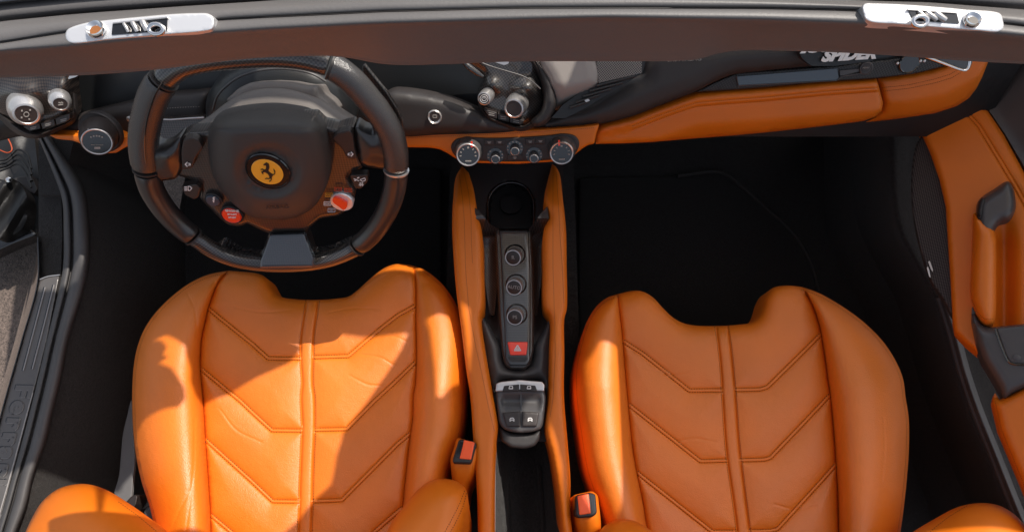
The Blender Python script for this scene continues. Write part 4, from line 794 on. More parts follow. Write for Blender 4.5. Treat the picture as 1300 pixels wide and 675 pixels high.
tube('cup_ring', CP.off(.001).at(*cat([(620.5, 288), (619.5, 268), (621, 250), (632, 236.5), (649, 231.5), (666, 236.5), (676, 250), (678, 268), (677, 288)], False, 4).T), .0022, M['gloss'], cc, 8)
flat('cup_insert', cat([(637, 254), (648, 248), (660, 254), (661, 264), (655, 270), (642, 270), (636, 264)], True, 4), cup.off(.006), M['soft'], cc, .006)
# orange side trims
def trim(out, st, z, lines):
    pl = through((out[0][0]), 400, z, (0, -.05, 1))
    def hf(X, Y, d): return .011*np.sqrt(np.clip(1-(1-np.clip(d/9, 0, 1))**2, 0, 1))-.011-.05*np.clip((262-Y)/55, 0, 1)**1.3
    o, s = relief('side_trim', out, pl, M['leather2'], cc, hfn=hf, cell=3.2, skirt=.12, mode='poly', ang=80)
    stitches('stitching', st, s, M['thread_dk'], o, 1.8, .9, .4); return o, s
L1 = cat([(586.5, 211), (579, 224), (575.5, 250), (574, 285), (576, 330), (580, 376), (586, 420), (592, 470), (597, 503), (601, 560), (605.4, 622), (607, 690)], False, 4)
L2 = cat([(628.2, 690), (628.5, 610), (630, 560), (632, 541), (626, 503), (620, 470), (616, 446), (612, 420), (610.3, 402), (613.8, 388), (613.5, 340), (611.5, 292), (606, 272), (602, 243), (595, 219)], False, 4)
to, ts = trim(np.concatenate([L1, L2]), [[(583, 222), (587, 250), (589.5, 280), (591, 340), (595, 390), (604, 440), (613, 480), (620, 515), (628, 548)], [(588, 214), (595, 245), (598, 275), (598.5, 310), (600, 335)]], .40, None)
R1 = cat([(701, 208), (694.7, 232), (691, 252), (696.5, 277), (690.5, 291), (689.8, 340), (691.5, 388), (699, 402), (698.6, 442), (696.6, 507), (693, 545), (701, 580), (709, 630), (715, 690)], False, 4)
R2 = cat([(729, 690), (724.5, 656), (724, 605), (720.5, 560), (716, 500), (716.5, 450), (716.5, 404), (719.5, 393), (719.5, 340), (718.7, 293), (714.7, 253), (710, 219), (705, 211)], False, 4)
trim(np.concatenate([R1, R2])[::-1], [[(702, 222), (702, 260), (702, 340), (704, 400), (705, 450), (702, 507), (698, 530)], [(706, 218), (709, 260), (711, 300), (714, 340), (716, 385)]], .40, None)
tube('bin_edge', CP.off(.045).at(*np.array([(628.8, 560), (628.4, 600), (628.2, 640), (628.2, 690)]).T), .0013, M['silver'], cc, 8)
# carbon wings and switch strip
KP = PL((0, .2, .362), (0, -.04, 1))
for w in ([(602.7, 263.5), (608, 267), (612, 272), (622, 284), (633.5, 291.5), (633, 340), (628, 400), (622, 400), (613, 340), (611, 292), (603.5, 280)], [(695, 261.5), (690, 267), (685, 273), (678, 283), (671, 291.5), (672, 340), (674, 400), (682, 400), (689, 340), (690, 292), (697, 277)]):
    relief('carbon_wing', w, KP.off(.034), M['carb_flat'], cc, hfn=lambda X, Y, d: -.06*np.clip((Y-278)/22, 0, 1)-.01*np.clip((Y-292)/20, 0, 1)*np.clip((np.abs(X-653)-18)/12, 0, 1), cell=3.4, skirt=.02, mode=2)
relief('carbon_sidewall', [(628, 291.5), (675, 291.5), (677.5, 340), (678.5, 400), (678, 445), (674, 462), (667, 469), (648, 469), (640, 462), (636.5, 445), (633, 400), (630, 340)], KP.off(-.006), M['carb_flat'], cc, rr=4, rh=.006, cell=4, skirt=.03, mode=4)
sp, _ = relief('switch_strip', [(634, 292.4), (671, 292.4), (673.4, 338), (673.6, 400), (673, 458), (668, 464), (647, 464), (641.5, 455), (640.5, 415), (639, 398), (636, 338)], KP, M['carb_gloss'], cc, rr=4, rh=.002, cell=4, skirt=.012, mode=3, label='gloss black strip with three round buttons and a red hazard button')
for s, x, y, sz in (('R', 651.2, 327, 5), ('AUTO', 652.6, 364.8, 4.6), ('PS', 653.5, 402.6, 4.6)):
    q = KP.off(.0); c0 = q.at(x+2.6, y-4)[0]; k = mpp(c0)
    lathe('button_recess', c0, KP.n, [(13.6*k, -.002), (13.6*k, .0006), (12.6*k, .0018), (11.8*k, .0006), (11.4*k, -.0002)], M['gloss'], sp, 40)
    c = KP.off(.009).at(x, y)[0]; ax, L = axfrom(c, -2, 3.2, 18)
    o = lathe('round_button', c, ax, [(10.6*k, -L), (10.3*k, -.0005), (9.9*k, .0004), (9.0*k, .0004), (8.7*k, -.0004)], M['silver'], sp, 44, 'round button marked '+s)
    lathe('cap', c, ax, [(8.8*k, -.001), (8.8*k, -.0001), (8.2*k, .0004)], M['btn'], o, 36)
    text('button_lettering', s, x, y, sz, PL(c+ax*.0004, ax), M['dim'], o, -8 if s == 'AUTO' else 0, xs=.95)
hz_, _ = relief('hazard_button', [(644, 433.8), (670.2, 433.8), (668.4, 450.4), (647.7, 450.6)], KP.off(.003), M['red'], sp, rr=2, rh=.0015, cell=3, skirt=.01, mode=2)
flats('hazard_symbol', [seg((657, 437.8), (652.8, 444.8), 1.2), seg((652.4, 444.6), (661.6, 444.6), 1.2), seg((661.2, 444.8), (657, 437.8), 1.2), seg((657, 440.6), (655.2, 443.4), .8), seg((655.2, 443.2), (658.8, 443.2), .8), seg((658.8, 443.4), (657, 440.6), .8)], KP.off(.0036), M['white'], hz_)
# shoulder in dark satin plastic
def shf(X, Y, d): return .016*np.sqrt(np.clip(d/22, 0, 1))-.016
relief('console_shoulder', [(611, 402), (619, 410), (630, 428), (637, 440), (638, 455), (645, 467), (670, 467), (677, 455), (679, 438), (690, 420), (699, 403), (698.6, 442), (696.6, 500), (690, 494), (688, 484), (660, 482), (634, 484), (628, 498), (622, 480), (617, 450)], KP.off(-.006), M['grey'], cc, hfn=shf, cell=3.6, skirt=.03, mode='cat', ang=80)
# window switch pod
WP = PL((0, .1, .39), (0, -.04, 1))
wp, _ = relief('switch_pod', [(629.5, 498), (631, 488), (660, 484), (690, 488), (692, 498), (693, 506), (691, 525), (689.5, 538), (686, 544.6), (675, 548), (660, 549), (648, 547.4), (638, 543), (633.5, 536), (631, 515)], WP.off(-.003), M['grey'], cc, hfn=lambda X, Y, d: qround(d, 4, .004)-.010*np.clip((Y-498)/10, 0, 1)*np.clip((524-Y)/14, 0, 1)*np.clip((d-4)/5, 0, 1)-.002*np.clip((Y-520)/20, 0, 1), cell=2.8, skirt=.03, mode=3, ang=70, label='grey pod with window and roof switches')
relief('pod_base', [(633, 540), (648, 549), (675, 550), (687, 544), (686, 556), (679, 566), (666, 569.5), (648.6, 568), (636, 559)], WP.off(-.022), M['soft'], cc, rr=5, rh=.006, cell=4, skirt=.05, mode=4)
relief('switch_bezel', [(629, 496.8), (630, 486.4), (636, 484), (659, 481.8), (688, 484), (691.5, 488), (690.8, 496.2), (660, 494.6)], WP.off(.004), M['silver'], wp, rr=1.6, rh=.002, cell=3, skirt=.01, mode=1.5)
for q, sx in (([(640, 489.4), (659.2, 487.4), (659.2, 496.2), (637.6, 497)], 648.5), ([(660.4, 487.4), (679.6, 489), (682.4, 496.8), (660.4, 496.2)], 671.5)):
    b_, _ = relief('window_switch', q, WP.off(.0058), M['soft'], wp, rr=1.2, rh=.001, cell=3, skirt=.008, mode=1)
    flats('window_symbol', [seg((sx-2.5, 493), (sx+2.5, 493), 1.0), seg((sx-1.8, 489.8), (sx+2.2, 489.8), .8), seg((sx+2.2, 489.8), (sx+2.4, 493), .8), seg((sx-2.4, 493), (sx-1.6, 489.8), .8)], WP.off(.0062), M['white'], b_)
for q, sx in (([(638, 523.4), (660.8, 521.8), (660.8, 540.8), (643, 541.6)], 650), ([(663, 521.8), (684.4, 523.2), (681.4, 540.8), (663, 540.8)], 673)):
    b_, _ = relief('roof_switch', q, WP.off(.0015), M['btn'], wp, rr=1.5, rh=.002, cell=3, skirt=.01, mode=1)
    flats('roof_symbol', [seg((sx-3, 532.6), (sx+3, 532.6), 1.0), seg((sx-2.2, 530.4), (sx+1.6, 530), .9), seg((sx-3, 534), (sx-1.6, 534), 1), seg((sx+1.6, 534), (sx+3, 534), 1), seg((sx-2, 530.4), (sx-3, 532.6), .8), seg((sx+1.6, 530.2), (sx+3, 532.6), .8)], WP.off(.0020), M['white'], b_)
flats('pod_divider', [seg((661.3, 499), (661.8, 542), 1.3)], WP.off(-.006), M['gloss'], wp, .002)
# carpeted bin behind the pod
loft3('storage_bin', [[tuple(pt(x, y, z)) for x, z in ((626, .37), (631, .33), (636, .24), (650, .215), (668, .205), (690, .215), (706, .24), (712, .33), (716, .37))] for y in (556, 580, 610, 650, 700)], M['carpet'], cc, 4)
for x0 in (644, 684):
    tube('bin_rib', np.array([pt(x0, 590, .215), pt(x0+2, 620, .2195), pt(x0+5, 650, .2195), pt(x0+6, 700, .2195)]), .004, M['carpet'], cc, 10)
# ================================================================= FLOOR, SILL, GROUND
def quad3(name, P, mat, parent=None, sub=1):
    return link(name, mesh_of(P, [[0, 1, 2, 3]], False), mat, parent)
def box3(name, x0, x1, y0, y1, z0, z1, mat, parent=None):
    V = [(x, y, z) for z in (z0, z1) for y in (y0, y1) for x in (x0, x1)]
    return link(name, fixn(mesh_of(V, [[0, 1, 3, 2], [4, 5, 7, 6], [0, 1, 5, 4], [2, 3, 7, 6], [0, 2, 6, 4], [1, 3, 7, 5]], False), 10), mat, parent)
g = quad3('ground', [(-30, -30, -.28), (30, -30, -.28), (30, 30, -.28), (-30, 30, -.28)], M['asphalt']); g['kind'] = 'structure'; g['label'] = 'brown grey sunlit asphalt seen outside the open door'
fl = box3('floor', -.80, 1.15, -1.2, 1.35, -.06, 0, M['carpet']); fl['kind'] = 'structure'; fl['label'] = 'black carpeted car floor'
cb = thing('firewall', 'black carpeted bulkhead at the far end of the footwells', 'bulkhead', (0, 1.3, 0))
box3('bulkhead_panel', -.80, 1.15, 1.30, 1.36, 0, .75, M['carpet'], cb)
box3('rear_panel', -.85, 1.0, -.75, -.70, 0, .95, M['soft'], cb); box3('side_panel', -.90, -.86, .50, 1.3, 0, .30, M['carpet'], cb); box3('tunnel', -.13, .13, -.6, 1.3, .001, .20, M['carpet'], cb)
fm = thing('floor_mat', 'black floor mat with a raised edge in the passenger footwell', 'floor mat', tuple(pt(900, 300, .01)))
MP = HZ(.018)
mo = [(735, 226), (860, 223.5), (905, 218), (915, 219), (925, 224), (970, 262), (1010, 300), (1030, 335), (1040, 372), (1046, 420), (1046, 520), (735, 520)]
relief('mat', mo, MP, M['mat'], fm, rr=3, rh=.004, cell=9, skirt=.014, mode=6)
tube('mat_binding', MP.off(.001).at(*cat(mo[1:10], False, 6).T), .0045, M['binding'], fm, 8)
fm2 = thing('floor_mat', 'black floor mat under the steering wheel beside the sill', 'floor mat', tuple(pt(250, 300, .01)))
relief('mat', [(250, 215), (560, 215), (560, 520), (235, 520), (235, 260)], MP, M['mat'], fm2, rr=3, rh=.004, cell=9, skirt=.014, mode=6)
# left sill
sl = thing('door_sill', 'dark sill with engraved metal tread plate and rubber seals at the open left side', 'door sill', tuple(pt(70, 450, .1)))
def lr(pts, z): return [(x, y, z) for x, y in pts]
k0 = [(45, 166), (69, 224), (78.7, 253), (80.8, 293), (80, 340), (76, 362), (60, 430), (41, 510), (24, 575), (0, 660), (-12, 705)]
k5 = [(58, 166), (90, 211), (106.7, 240), (113, 280), (113, 335), (108, 362), (98.7, 394), (88, 430), (79, 475), (69, 517), (57.7, 563.7), (43, 604), (34.6, 641), (20, 680), (12, 705)]
def mixc(A, B, f, n=40):
    A = cat(A, False, 3); B = cat(B, False, 3)
    def rs(C):
        s = np.concatenate([[0], np.cumsum(np.linalg.norm(np.diff(C, axis=0), axis=1))]); u = np.linspace(0, s[-1], n); return np.stack([np.interp(u, s, C[:, 0]), np.interp(u, s, C[:, 1])], 1)
    return [tuple(p) for p in rs(A)*(1-f)+rs(B)*f]
rows = []
for f, z in ((0, .300), (.06, .308), (.16, .311), (.26, .308), (.30, .300), (.35, .300), (.42, .313), (.55, .320), (.72, .320), (.88, .315), (.96, .306), (1.0, .288)):
    rows.append(lr(mixc(k0, k5, f), z))
loft('sill_seal', rows, M['rubber'], sl, n=80, sub=3)
inner = [[tuple(p) for p in HZ(.295).at(*np.array(mixc(k5, k5, 0)).T)]]
a0 = np.array(inner[0]); R = [a0, a0+np.array([.01, 0, -.03]), a0+np.array([.03, 0, -.14]), a0+np.array([.045, 0, -.30])]
loft3('sill_carpet', R, M['carpet'], sl, 4)
SPL = HZ(.300)
pp, ps = relief('tread_plate', [(51.5, 355), (62, 351.5), (75, 349.5), (59.5, 430), (40.5, 506), (24, 570), (2, 652), (-14, 712), (-60, 712), (-22, 620), (8, 508), (30, 430)], SPL, M['sill'], sl, rr=1.5, rh=.001, cell=5, skirt=.02, mode='poly', label='dark metal tread plate with lettering')
lines_ = [[(57.2, 364.5), (43.2, 418), (29.3, 470.5)], [(68.4, 361.5), (55, 415), (41, 468.0)]]
for L in lines_:
    C = cat(L, False, 12)
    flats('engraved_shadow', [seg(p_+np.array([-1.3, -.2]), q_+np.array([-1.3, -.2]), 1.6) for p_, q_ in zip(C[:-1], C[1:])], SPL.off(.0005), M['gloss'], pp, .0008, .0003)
    flats('engraved_highlight', [seg(p_, q_, 1.3) for p_, q_ in zip(C[:-1], C[1:])], SPL.off(.0012), M['sill_edge'], pp, .0012, .0004)  # pale strip beside the dark one paints the line's highlight and shadow
tube('plate_lip', SPL.off(.001).at(*np.array([(41.8, 498), (33, 530), (17, 590), (0, 650), (-10, 690)]).T), .0011, M['sill_edge'], pp, 8)
tube('plate_end_lip', SPL.off(.001).at(*cat([(50.8, 354.6), (60, 351), (76, 348.8)], False, 3).T), .0011, M['silver'], pp, 8)
# raised slab-serif lettering, glyphs as strokes in a unit cell (x right, y up), reading downwards along the plate
G = {'F': [(0, 1, 1.0, 1), (.05, 0, .45, 0), (.22, 0, .22, 1), (.22, .52, .62, .52), (.62, .42, .62, .62), (1.0, .80, 1.0, 1.0)],
     'e': [(.12, .33, .62, .33), (.62, .33, .62, .5), (.62, .5, .5, .64), (.5, .64, .24, .64), (.24, .64, .1, .5), (.1, .5, .1, .16), (.1, .16, .24, .02), (.24, .02, .5, .02), (.5, .02, .62, .12)],
     'r': [(0, .62, .24, .62), (.22, .62, .22, 0), (0, .02, .46, .02), (.24, .42, .42, .62), (.42, .62, .6, .6), (.6, .6, .6, .48)],
     'a': [(.12, .56, .28, .64), (.28, .64, .46, .62), (.46, .62, .54, .5), (.54, .5, .54, .08), (.54, .04, .7, .02), (.54, .36, .26, .36), (.26, .36, .12, .24), (.12, .24, .14, .08), (.14, .08, .28, 0), (.28, 0, .54, .12)],
     'i': [(0, .62, .24, .62), (.22, .62, .22, 0), (.02, .02, .42, .02), (.20, .86, .26, .86)]}
def word(s, start, d, size, thick):
    d = np.array(d, float); d /= np.linalg.norm(d); u = np.array([d[1], -d[0]])     # glyph up direction
    out = []; x = 0
    for chh in s:
        for a, b, c, e in G[chh]:
            p = np.array(start)+d*(x+a*size*.8)+u*b*size; q = np.array(start)+d*(x+c*size*.8)+u*e*size
            vert = abs(a-c) < .08
            out.append(seg(p, q+1e-4, thick*(1.35 if vert else .8)))
        x += size*(1.02 if chh == 'F' else .40 if chh == 'i' else .74)
    return out
dirw = (-22.5, 86.0)
TX, TY = 10.5, 550
for nm_, dx_, dy_, m_, h_ in (('tread_lettering_shadow', -1.0, -1.1, 'gloss', .0006), ('tread_lettering_highlight', .8, .6, 'sill_edge', .0010), ('tread_lettering', 0, 0, 'sill', .0016)):  # offset dark and pale copies paint shadow and highlight around the letters
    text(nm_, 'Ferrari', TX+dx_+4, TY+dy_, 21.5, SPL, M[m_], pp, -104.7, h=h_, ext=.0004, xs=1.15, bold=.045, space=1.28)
# outer body side of the sill and lower door shut
loft('sill_outer', [lr([(50, 300), (50, 355), (30, 430), (8, 508), (-22, 620), (-50, 712)], .298), lr([(47, 300), (46, 355), (26, 430), (4, 508), (-26, 620), (-54, 712)], .296), lr([(49, 290), (44, 330), (22, 420), (0, 500), (-28, 610), (-55, 712)], .20), lr([(50, 300), (49, 330), (24, 420), (2, 490), (-25, 600), (-55, 712)], -.10)], M['gloss'], sl, n=60, sub=4)
loft('body_strip', [lr([(49, 300), (46, 335), (22, 425), (-1, 500), (-25, 580)], .12), lr([(53, 300), (51, 335), (27, 425), (4, 500), (-20, 580)], .13), lr([(53, 300), (51, 335), (27, 425), (4, 500), (-20, 580)], .05)], M['rubber'], sl, n=40, sub=3)
relief('sill_front_well', [(49, 168), (78, 250), (79, 300), (77, 349), (62, 350.5), (51, 354), (49, 300)], HZ(.285), M['carpet'], sl, cell=8, skirt=.2, mode='poly')
# open left door: lower corner with hinge, cable and glossy panel
ld = thing('open_door', 'black lower corner of the opened left door with orange cable', 'open door', tuple(pt(10, 250, .0)))
relief('door_shell', [(-60, 120), (20, 150), (44, 175), (50, 230), (50, 296), (30, 303), (0, 317), (-60, 345)], HZ(-.16), M['door_blk'], ld, hfn=lambda X, Y, d: .01*np.sin(X/9.)*np.cos(Y/14.), cell=6, skirt=.03, mode='poly')
relief('glossy_panel', [(-60, 300), (0, 290), (22, 276), (40, 291), (49, 298), (20, 309), (0, 318), (-60, 345)], HZ(-.135), M['gloss'], ld, rr=6, rh=.01, cell=5, skirt=.03, mode=4)
relief('grey_bracket', [(18, 226), (40, 222), (48, 240), (44, 247), (20, 236)], HZ(-.13), M['soft'], ld, rr=2, rh=.003, cell=4, skirt=.02, mode=2)
relief('hinge_arm', [(0, 232), (14, 226), (30, 240), (36, 262), (28, 290), (10, 300), (-10, 300), (-10, 240)], HZ(-.105), M['door_blk'], ld, hfn=lambda X, Y, d: .012*np.sin(X/6.+Y/9.), cell=4, skirt=.03, mode='cat')
lathe('bolt', pt(10.5, 228, -.085), (.2, -.2, 1), [(.007, -.004), (.007, .001), (.004, .004)], M['chrome'], ld, 20)
tube('orange_cable', HZ(-.06).at(*cat([(-6, 166), (4, 163), (8, 172), (14, 184), (15, 191), (10, 194), (-4, 189)], False, 2).T), .0016, mk('orange rubber cable', (.35, .05, .01), .5), ld, 8)
for i in range(4):
    tube('cable', HZ(-.10).at(*cat([(-8, 205+i*5), (8, 202+i*4), (22, 190+i*6), (34, 196+i*9), (40, 214+i*8)], False, 3).T), .0028+.0006*(i % 3), M['door_blk'], ld, 8)
# seat belt strap and anchors at left
sb = thing('seat_belt', 'grey seat belt strap with anchor buckles beside the seat behind the wheel', 'seat belt', tuple(pt(158, 570, .1)))
BP = through(158, 570, .20, (-.2, 0, 1))
relief('strap', [(166.5, 508), (168.5, 540), (171, 580), (169, 606), (163, 640), (150, 640), (145, 628), (151, 604), (156, 552), (162, 525)], BP, M['web'], sb, rr=1.5, rh=.001, cell=4, skirt=.004, mode='cat')
relief('anchor_cover', [(160, 637), (166, 630), (172, 627), (175, 629), (173, 640), (168, 648)], BP.off(.05), M['btn'], sb, rr=2, rh=.003, cell=3, skirt=.02, mode=2)
relief('anchor_tongue', [(182, 650), (187, 643), (193, 641), (196.5, 645), (196, 662), (188, 668)], BP.off(.05), M['grey'], sb, rr=3, rh=.005, cell=3, skirt=.03, mode=3)
relief('anchor_tongue', [(180, 646), (186, 638), (189, 630), (192, 628), (195, 636), (190, 642)], BP.off(.03), M['rubber'], sb, rr=2, rh=.004, cell=3, skirt=.03, mode=2)
# ================================================================= RIGHT DOOR
DRN = np.array([-.55, 0, .84]); rd = thing('passenger_door', 'orange leather door panel with speaker cloth, grab handle and grey armrest', 'car door', tuple(pt(1240, 300, .2)))
DP_ = through(1240, 300, .46, DRN)
Bd = [(1164.5, 157), (1185, 148), (1210, 137.5), (1228, 129), (1236.6, 123), (1252.6, 138.7), (1274, 170.6), (1290, 200), (1300, 218.6), (1330, 275), (1345, 340), (1345, 520), (1300, 480), (1242, 448), (1226, 434.6), (1212, 420), (1209.5, 405), (1207, 360), (1203, 300), (1200.6, 261), (1192.6, 226.6), (1180.6, 192), (1168, 164)]
crease = [(1214, 131), (1240, 160), (1264, 200), (1282, 230), (1300, 262), (1312, 290)]; crease2 = [(1218.5, 130), (1244, 158), (1268, 197), (1287, 228), (1304, 258), (1318, 290)]
def dh(X, Y, d):
    h = qround(d, 7, .008); s = segdist(X, Y, crease); h = h-.0022*np.exp(-(s/1.3)**2)-.0022*np.exp(-(segdist(X, Y, crease2)/1.3)**2)
    h = h-.030*np.exp(-((X-1275)/13)**2)*np.clip((Y-270)/40, 0, 1)      # recess behind the pull handle
    return h
o, s = relief('door_panel', Bd, DP_, M['leather2'], rd, hfn=dh, cell=4, skirt=.05, mode=2.5, lines=[crease, crease2], loff=(0, 1.2, 2.8), ang=80)
stitches('stitching', [crease, crease2], s, M['thread'], o, 1.7, .9, .4)
sc, _ = relief('speaker_cloth', [(1172, 165), (1170, 172), (1163, 184), (1158, 213), (1156.6, 240), (1159, 274.5), (1164.6, 302), (1174, 335), (1183, 358.6), (1196.6, 378), (1212, 404), (1216, 380), (1212, 300), (1206, 250), (1190, 200), (1180, 180)], DP_.off(-.016), M['mesh'], rd, rr=3, rh=.004, cell=5, skirt=.03, mode='cat')
flats('speaker_badge', [[(1178.4, 332), (1180.4, 331), (1184.4, 342), (1184, 344.6), (1181.6, 341)], [(1178, 338), (1180, 343), (1181.5, 352), (1179.6, 351), (1176.6, 340)]], DP_.off(-.010), M['silver'], sc, .003)
# pull handle
HP = DP_.off(.035)
def tubeish(R_, H_): return lambda X, Y, d: H_*np.sqrt(np.clip(1-(1-np.clip(d/R_, 0, 1))**2, 0, 1))-H_
o, s = relief('handle_bracket', [(1239.5, 268), (1240.5, 258), (1246, 250.5), (1262, 240), (1279, 230), (1284.5, 234), (1289, 251), (1289, 266), (1282, 277), (1269, 281.5), (1263, 291), (1261, 300), (1244, 300)], HP.off(-.004), M['grey'], rd, hfn=tubeish(13, .020), cell=3, skirt=.035, mode='cat', ang=80)
relief('handle_seam', [(1240.6, 267), (1242, 258.5), (1247, 250.6), (1251, 252.5), (1250, 262), (1247, 278), (1242, 280)], HP.off(-.001), M['soft'], rd, hfn=tubeish(6, .010), cell=3, skirt=.02, mode='cat', ang=80)
o, s = relief('handle_grip', [(1236.6, 268.5), (1244, 276), (1254, 284), (1261.5, 291), (1264, 300), (1264.6, 350), (1263.4, 404), (1261, 411), (1253, 413), (1244.6, 407.5), (1237, 392), (1232.4, 372), (1233.5, 330), (1235, 295)], HP.off(.003), M['leather2'], rd, hfn=tubeish(15, .024), cell=3.2, skirt=.03, mode='cat', ang=80)
stitches('stitching', [[(1239, 274), (1249, 283), (1261, 293)], [(1233.8, 380), (1240, 395), (1249, 404.5), (1262, 405)]], s, M['thread'], o, 1.6, .9, .4)
# armrest
AP = DP_.off(.030)
relief('armrest', [(1234, 388), (1240, 402), (1246, 411), (1253, 415), (1262, 415), (1300, 411), (1350, 405), (1350, 470), (1325, 482), (1300, 492.5), (1286, 499), (1275, 507), (1260.6, 480), (1247, 458), (1239, 438), (1233, 408)], AP, M['grey'], rd, hfn=tubeish(16, .022), cell=3.6, skirt=.05, mode=3, ang=80)
relief('armrest_lid', [(1264.6, 416.4), (1300, 413), (1350, 408), (1350, 461), (1284.6, 461), (1278, 453)], AP.off(.002), M['grey'], rd, rr=3, rh=.003, cell=4, skirt=.012, mode=3)
tube('lid_gap', AP.off(.0012).at(*cat([(1263.6, 417), (1270, 436), (1277.4, 453.6), (1281, 459.5), (1287, 462), (1340, 462)], False, 4).T), .0013, M['gloss'], rd, 6)
lathe('lid_latch', AP.off(.0022).at(1290.5, 454)[0], DRN, [(.005, 0), (.005, .001), (.003, .0022)], M['grey'], rd, 20)
ol = [(1263, 498), (1268.7, 507), (1285, 499), (1300, 491.5), (1350, 468), (1350, 720), (1326, 690), (1300, 621), (1286, 588), (1268.7, 546.5), (1260, 510)]
o, s = relief('lower_panel', ol, DP_.off(.022), M['leather2'], rd, hfn=tubeish(14, .02), cell=4, skirt=.05, mode=2, ang=80)
stitches('stitching', [[(1263, 508), (1271.5, 545), (1289, 588), (1303, 622)]], s, M['thread'], o, 1.7, .9, .4)
# door upper shell (dark) and outer skin rising beyond the window line
relief('upper_trim', [(1200, 40), (1215, 60), (1220, 90), (1224, 118), (1254, 138), (1276, 170), (1302, 214), (1335, 275), (1420, 275), (1420, 40), (1300, 40)], DP_.off(-.008), M['grey'], rd, hfn=lambda X, Y, d: .03*np.clip((X-1240-(Y-90)*.55)/60, 0, 1.5), cell=8, skirt=.04, mode='poly', ang=80)
# right sill
rs = thing('door_sill', 'black right sill with a raised rubber strip between seat and door', 'door sill', tuple(pt(1250, 560, .1)))
c_ = [(1138, 120), (1140, 180), (1142, 240), (1150, 290), (1172, 335), (1196, 378), (1210, 422), (1223, 470), (1240, 520), (1262, 575), (1290, 645), (1316, 705)]
def sx(dx): return [(x+dx, y) for x, y in c_]
def sy(dx): return [(x+dx, y) for x, y in c_ if y > 370]
loft('sill_cover', [lr(sx(-60), .10), lr(sx(-34), .21), lr(sx(-18), .27), lr(sx(-7), .292), lr(sx(8), .290), lr(sx(18), .286), lr(sx(60), .280), lr(sx(110), .27)], M['carpet'], rs, n=70, sub=4)
loft('sill_strip', [lr(sy(-9), .290), lr(sy(-7), .296), lr(sy(-3), .300), lr(sy(0), .309), lr(sy(3), .311), lr(sy(6), .305), lr(sy(8), .295), lr(sy(9), .288)], M['rubber'], rs, n=70, sub=4)
a0 = np.array([tuple(pt(x-60, y, .10)) for x, y in cat(c_, False, 10)]); loft3('sill_carpet', [a0, a0+np.array([-.01, 0, -.05]), a0+np.array([-.015, 0, -.10])], M['carpet'], rs, 2)
# ================================================================= SUN BLOCKER added unseen above the windscreen, cut so its shadow patterns the seats
SUN = np.array(SUNV, float); SUN /= np.linalg.norm(SUN)
ZG = 1.30
def gp(L, z):
    L = np.array(L, float); P = HZ(z).at(L[:, 0], L[:, 1]); return (P+SUN[None]*((ZG-z)/SUN[2]))[:, :2]
big = np.array([(-.48, .75), (-.27, .75), (-.26, .88), (-.24, 1.0), (-.02, 1.0), (-.02, .76), (.34, .76), (.365, .80), (.42, .80), (.43, .86), (.56, .86), (.60, 1.0), (1.12, 1.2), (1.64, 1.2), (1.37, .29), (-.35, .29)])
main = [(204, 437), (192, 432), (211, 429), (234, 444), (236, 456), (242, 470), (241, 488), (249, 504), (265, 502), (293, 490), (330, 470), (371, 450), (384, 434), (401, 420), (417, 414), (463, 417), (524, 413), (515, 434), (498, 462), (470, 502), (440, 541), (439, 549), (432, 569), (428, 592), (424.5, 607.5), (401.5, 628), (384, 651), (358, 675), (320, 745), (140, 745), (155, 560), (176, 538.7), (183.5, 533.6), (204, 530), (224, 527), (233, 516), (232, 503), (229, 498), (216.6, 478), (199, 467.6), (211.5, 462.5), (205, 457), (210, 447)]
holes = [gp(main, .365), gp([(545.5, 396), (564, 388.5), (577, 390), (590, 400), (594, 440), (592, 476), (575, 488), (558, 507), (551, 505), (551, 462), (549, 411)], .385),
         gp([(722, 470), (737, 461), (752, 450), (763.6, 430.6), (790.4, 435), (789, 488), (788.6, 503), (787.3, 579.5), (782.7, 645.7), (777, 663), (750, 675), (730, 640), (724, 600), (722, 560)], .38),
         gp([(699, 526), (708, 540), (714, 556), (721, 584), (723, 620), (728, 700), (728, 745), (700, 745), (696, 600), (690, 548)], .405),
         gp([(620, 580), (628, 568), (632, 576), (658, 572), (662, 588), (664, 620), (662, 660), (660, 700), (655, 745), (606, 745), (606, 590)], .30),
         gp([(664, 518), (676, 500), (690, 500), (693, 530), (688, 545), (664, 549)], .388),
         gp([(-80, 630), (42, 606), (112, 593), (117, 600), (122, 620), (126, 745), (-80, 745)], .27), gp([(140, 612), (176, 612), (200, 660), (210, 745), (130, 745)], .24),
         gp([(500, 668), (560, 664), (585, 680), (590, 745), (500, 745)], .46)]
def gw(L, h):
    L = np.array(L, float); P = W.at(L[:, 0], L[:, 1], h); return (P+SUN[None]*((ZG-P[:, 2])/SUN[2])[:, None])[:, :2]
def gpl(L, pl):
    L = np.array(L, float); P = pl.at(L[:, 0], L[:, 1]); return (P+SUN[None]*((ZG-P[:, 2])/SUN[2])[:, None])[:, :2]
holes += [np.array([(.05, .636), (.085, .634), (.13, .625), (.155, .615), (.185, .583), (.20, .60), (.17, .645), (.13, .656), (.085, .662), (.05, .662)])]
holes += [gpl([(262, 152), (288, 130), (306, 114), (345, 112), (400, 116), (424, 138), (442, 155), (404, 153), (346, 148), (290, 154)], S0)]
allv = []; fcs = []
for poly in [big]+holes:
    fcs.append(list(range(len(allv), len(allv)+len(poly)))); allv += [Vector(p) for p in poly]
vc, ve, vf, *_ = delaunay_2d_cdt(allv, [], fcs, 0, 1e-6)
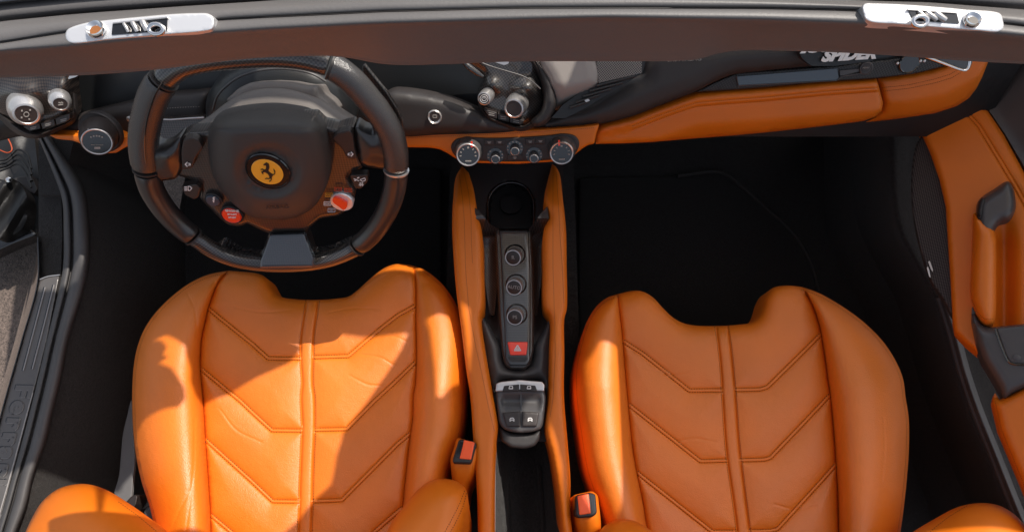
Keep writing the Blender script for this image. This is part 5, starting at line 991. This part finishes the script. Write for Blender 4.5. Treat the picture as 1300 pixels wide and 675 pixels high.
V2 = np.array([(v.x, v.y) for v in vc]); C2 = np.array([V2[list(f)].mean(0) for f in vf])
kp = inside(C2[:, 0], C2[:, 1], big)
for h_ in holes: kp &= ~inside(C2[:, 0], C2[:, 1], h_)
me = mesh_of([(a, b, ZG) for a, b in V2], [list(f) for f, k_ in zip(vf, kp) if k_], False)
blocker = link('sun_blocker', me, M['shade'], None); top(blocker, 'white cut-out sun blocker added out of view above the windscreen to shape the seat shadows', 'sun blocker')
md = blocker.modifiers.new('s', 'SOLIDIFY'); md.thickness = .003
# ================================================================= CAMERA, LIGHT
cd = bpy.data.cameras.new('camera'); co = bpy.data.objects.new('camera', cd); COL.objects.link(co); SC.camera = co
cd.sensor_width = 36; cd.lens = 36*F/1300; cd.clip_start = .01; cd.clip_end = 500
co.location = CAM; co.rotation_euler = (math.pi/2-PITCH, 0, 0)
SUN = np.array(SUNV, float); SUN /= np.linalg.norm(SUN)
sd = bpy.data.lights.new('sun', 'SUN'); so = bpy.data.objects.new('sun', sd); COL.objects.link(so)
sd.energy = 3.9; sd.angle = math.radians(.5); sd.color = (1, .93, .84)
so.rotation_euler = Vector(SUN).to_track_quat('Z', 'Y').to_euler()
w = bpy.data.worlds.new('World'); SC.world = w; w.use_nodes = True; nt = w.node_tree
sky = nt.nodes.new('ShaderNodeTexSky'); sky.sky_type = 'NISHITA'; sky.sun_disc = False
sky.sun_elevation = math.asin(SUN[2]); sky.sun_rotation = math.atan2(SUN[0], SUN[1]); sky.dust_density = 2.5; sky.air_density = 1.0; sky.ozone_density = .6
bg = nt.nodes['Background']; bg.inputs['Strength'].default_value = .13; hs_ = nt.nodes.new('ShaderNodeHueSaturation'); hs_.inputs['Saturation'].default_value = .5; nt.links.new(sky.outputs[0], hs_.inputs['Color']); nt.links.new(hs_.outputs[0], bg.inputs['Color'])
SC.view_settings.view_transform = 'Standard'; SC.view_settings.look = 'None'; SC.view_settings.exposure = EXPO; SC.view_settings.gamma = 1
SC.render.resolution_x = 1024; SC.render.resolution_y = 531
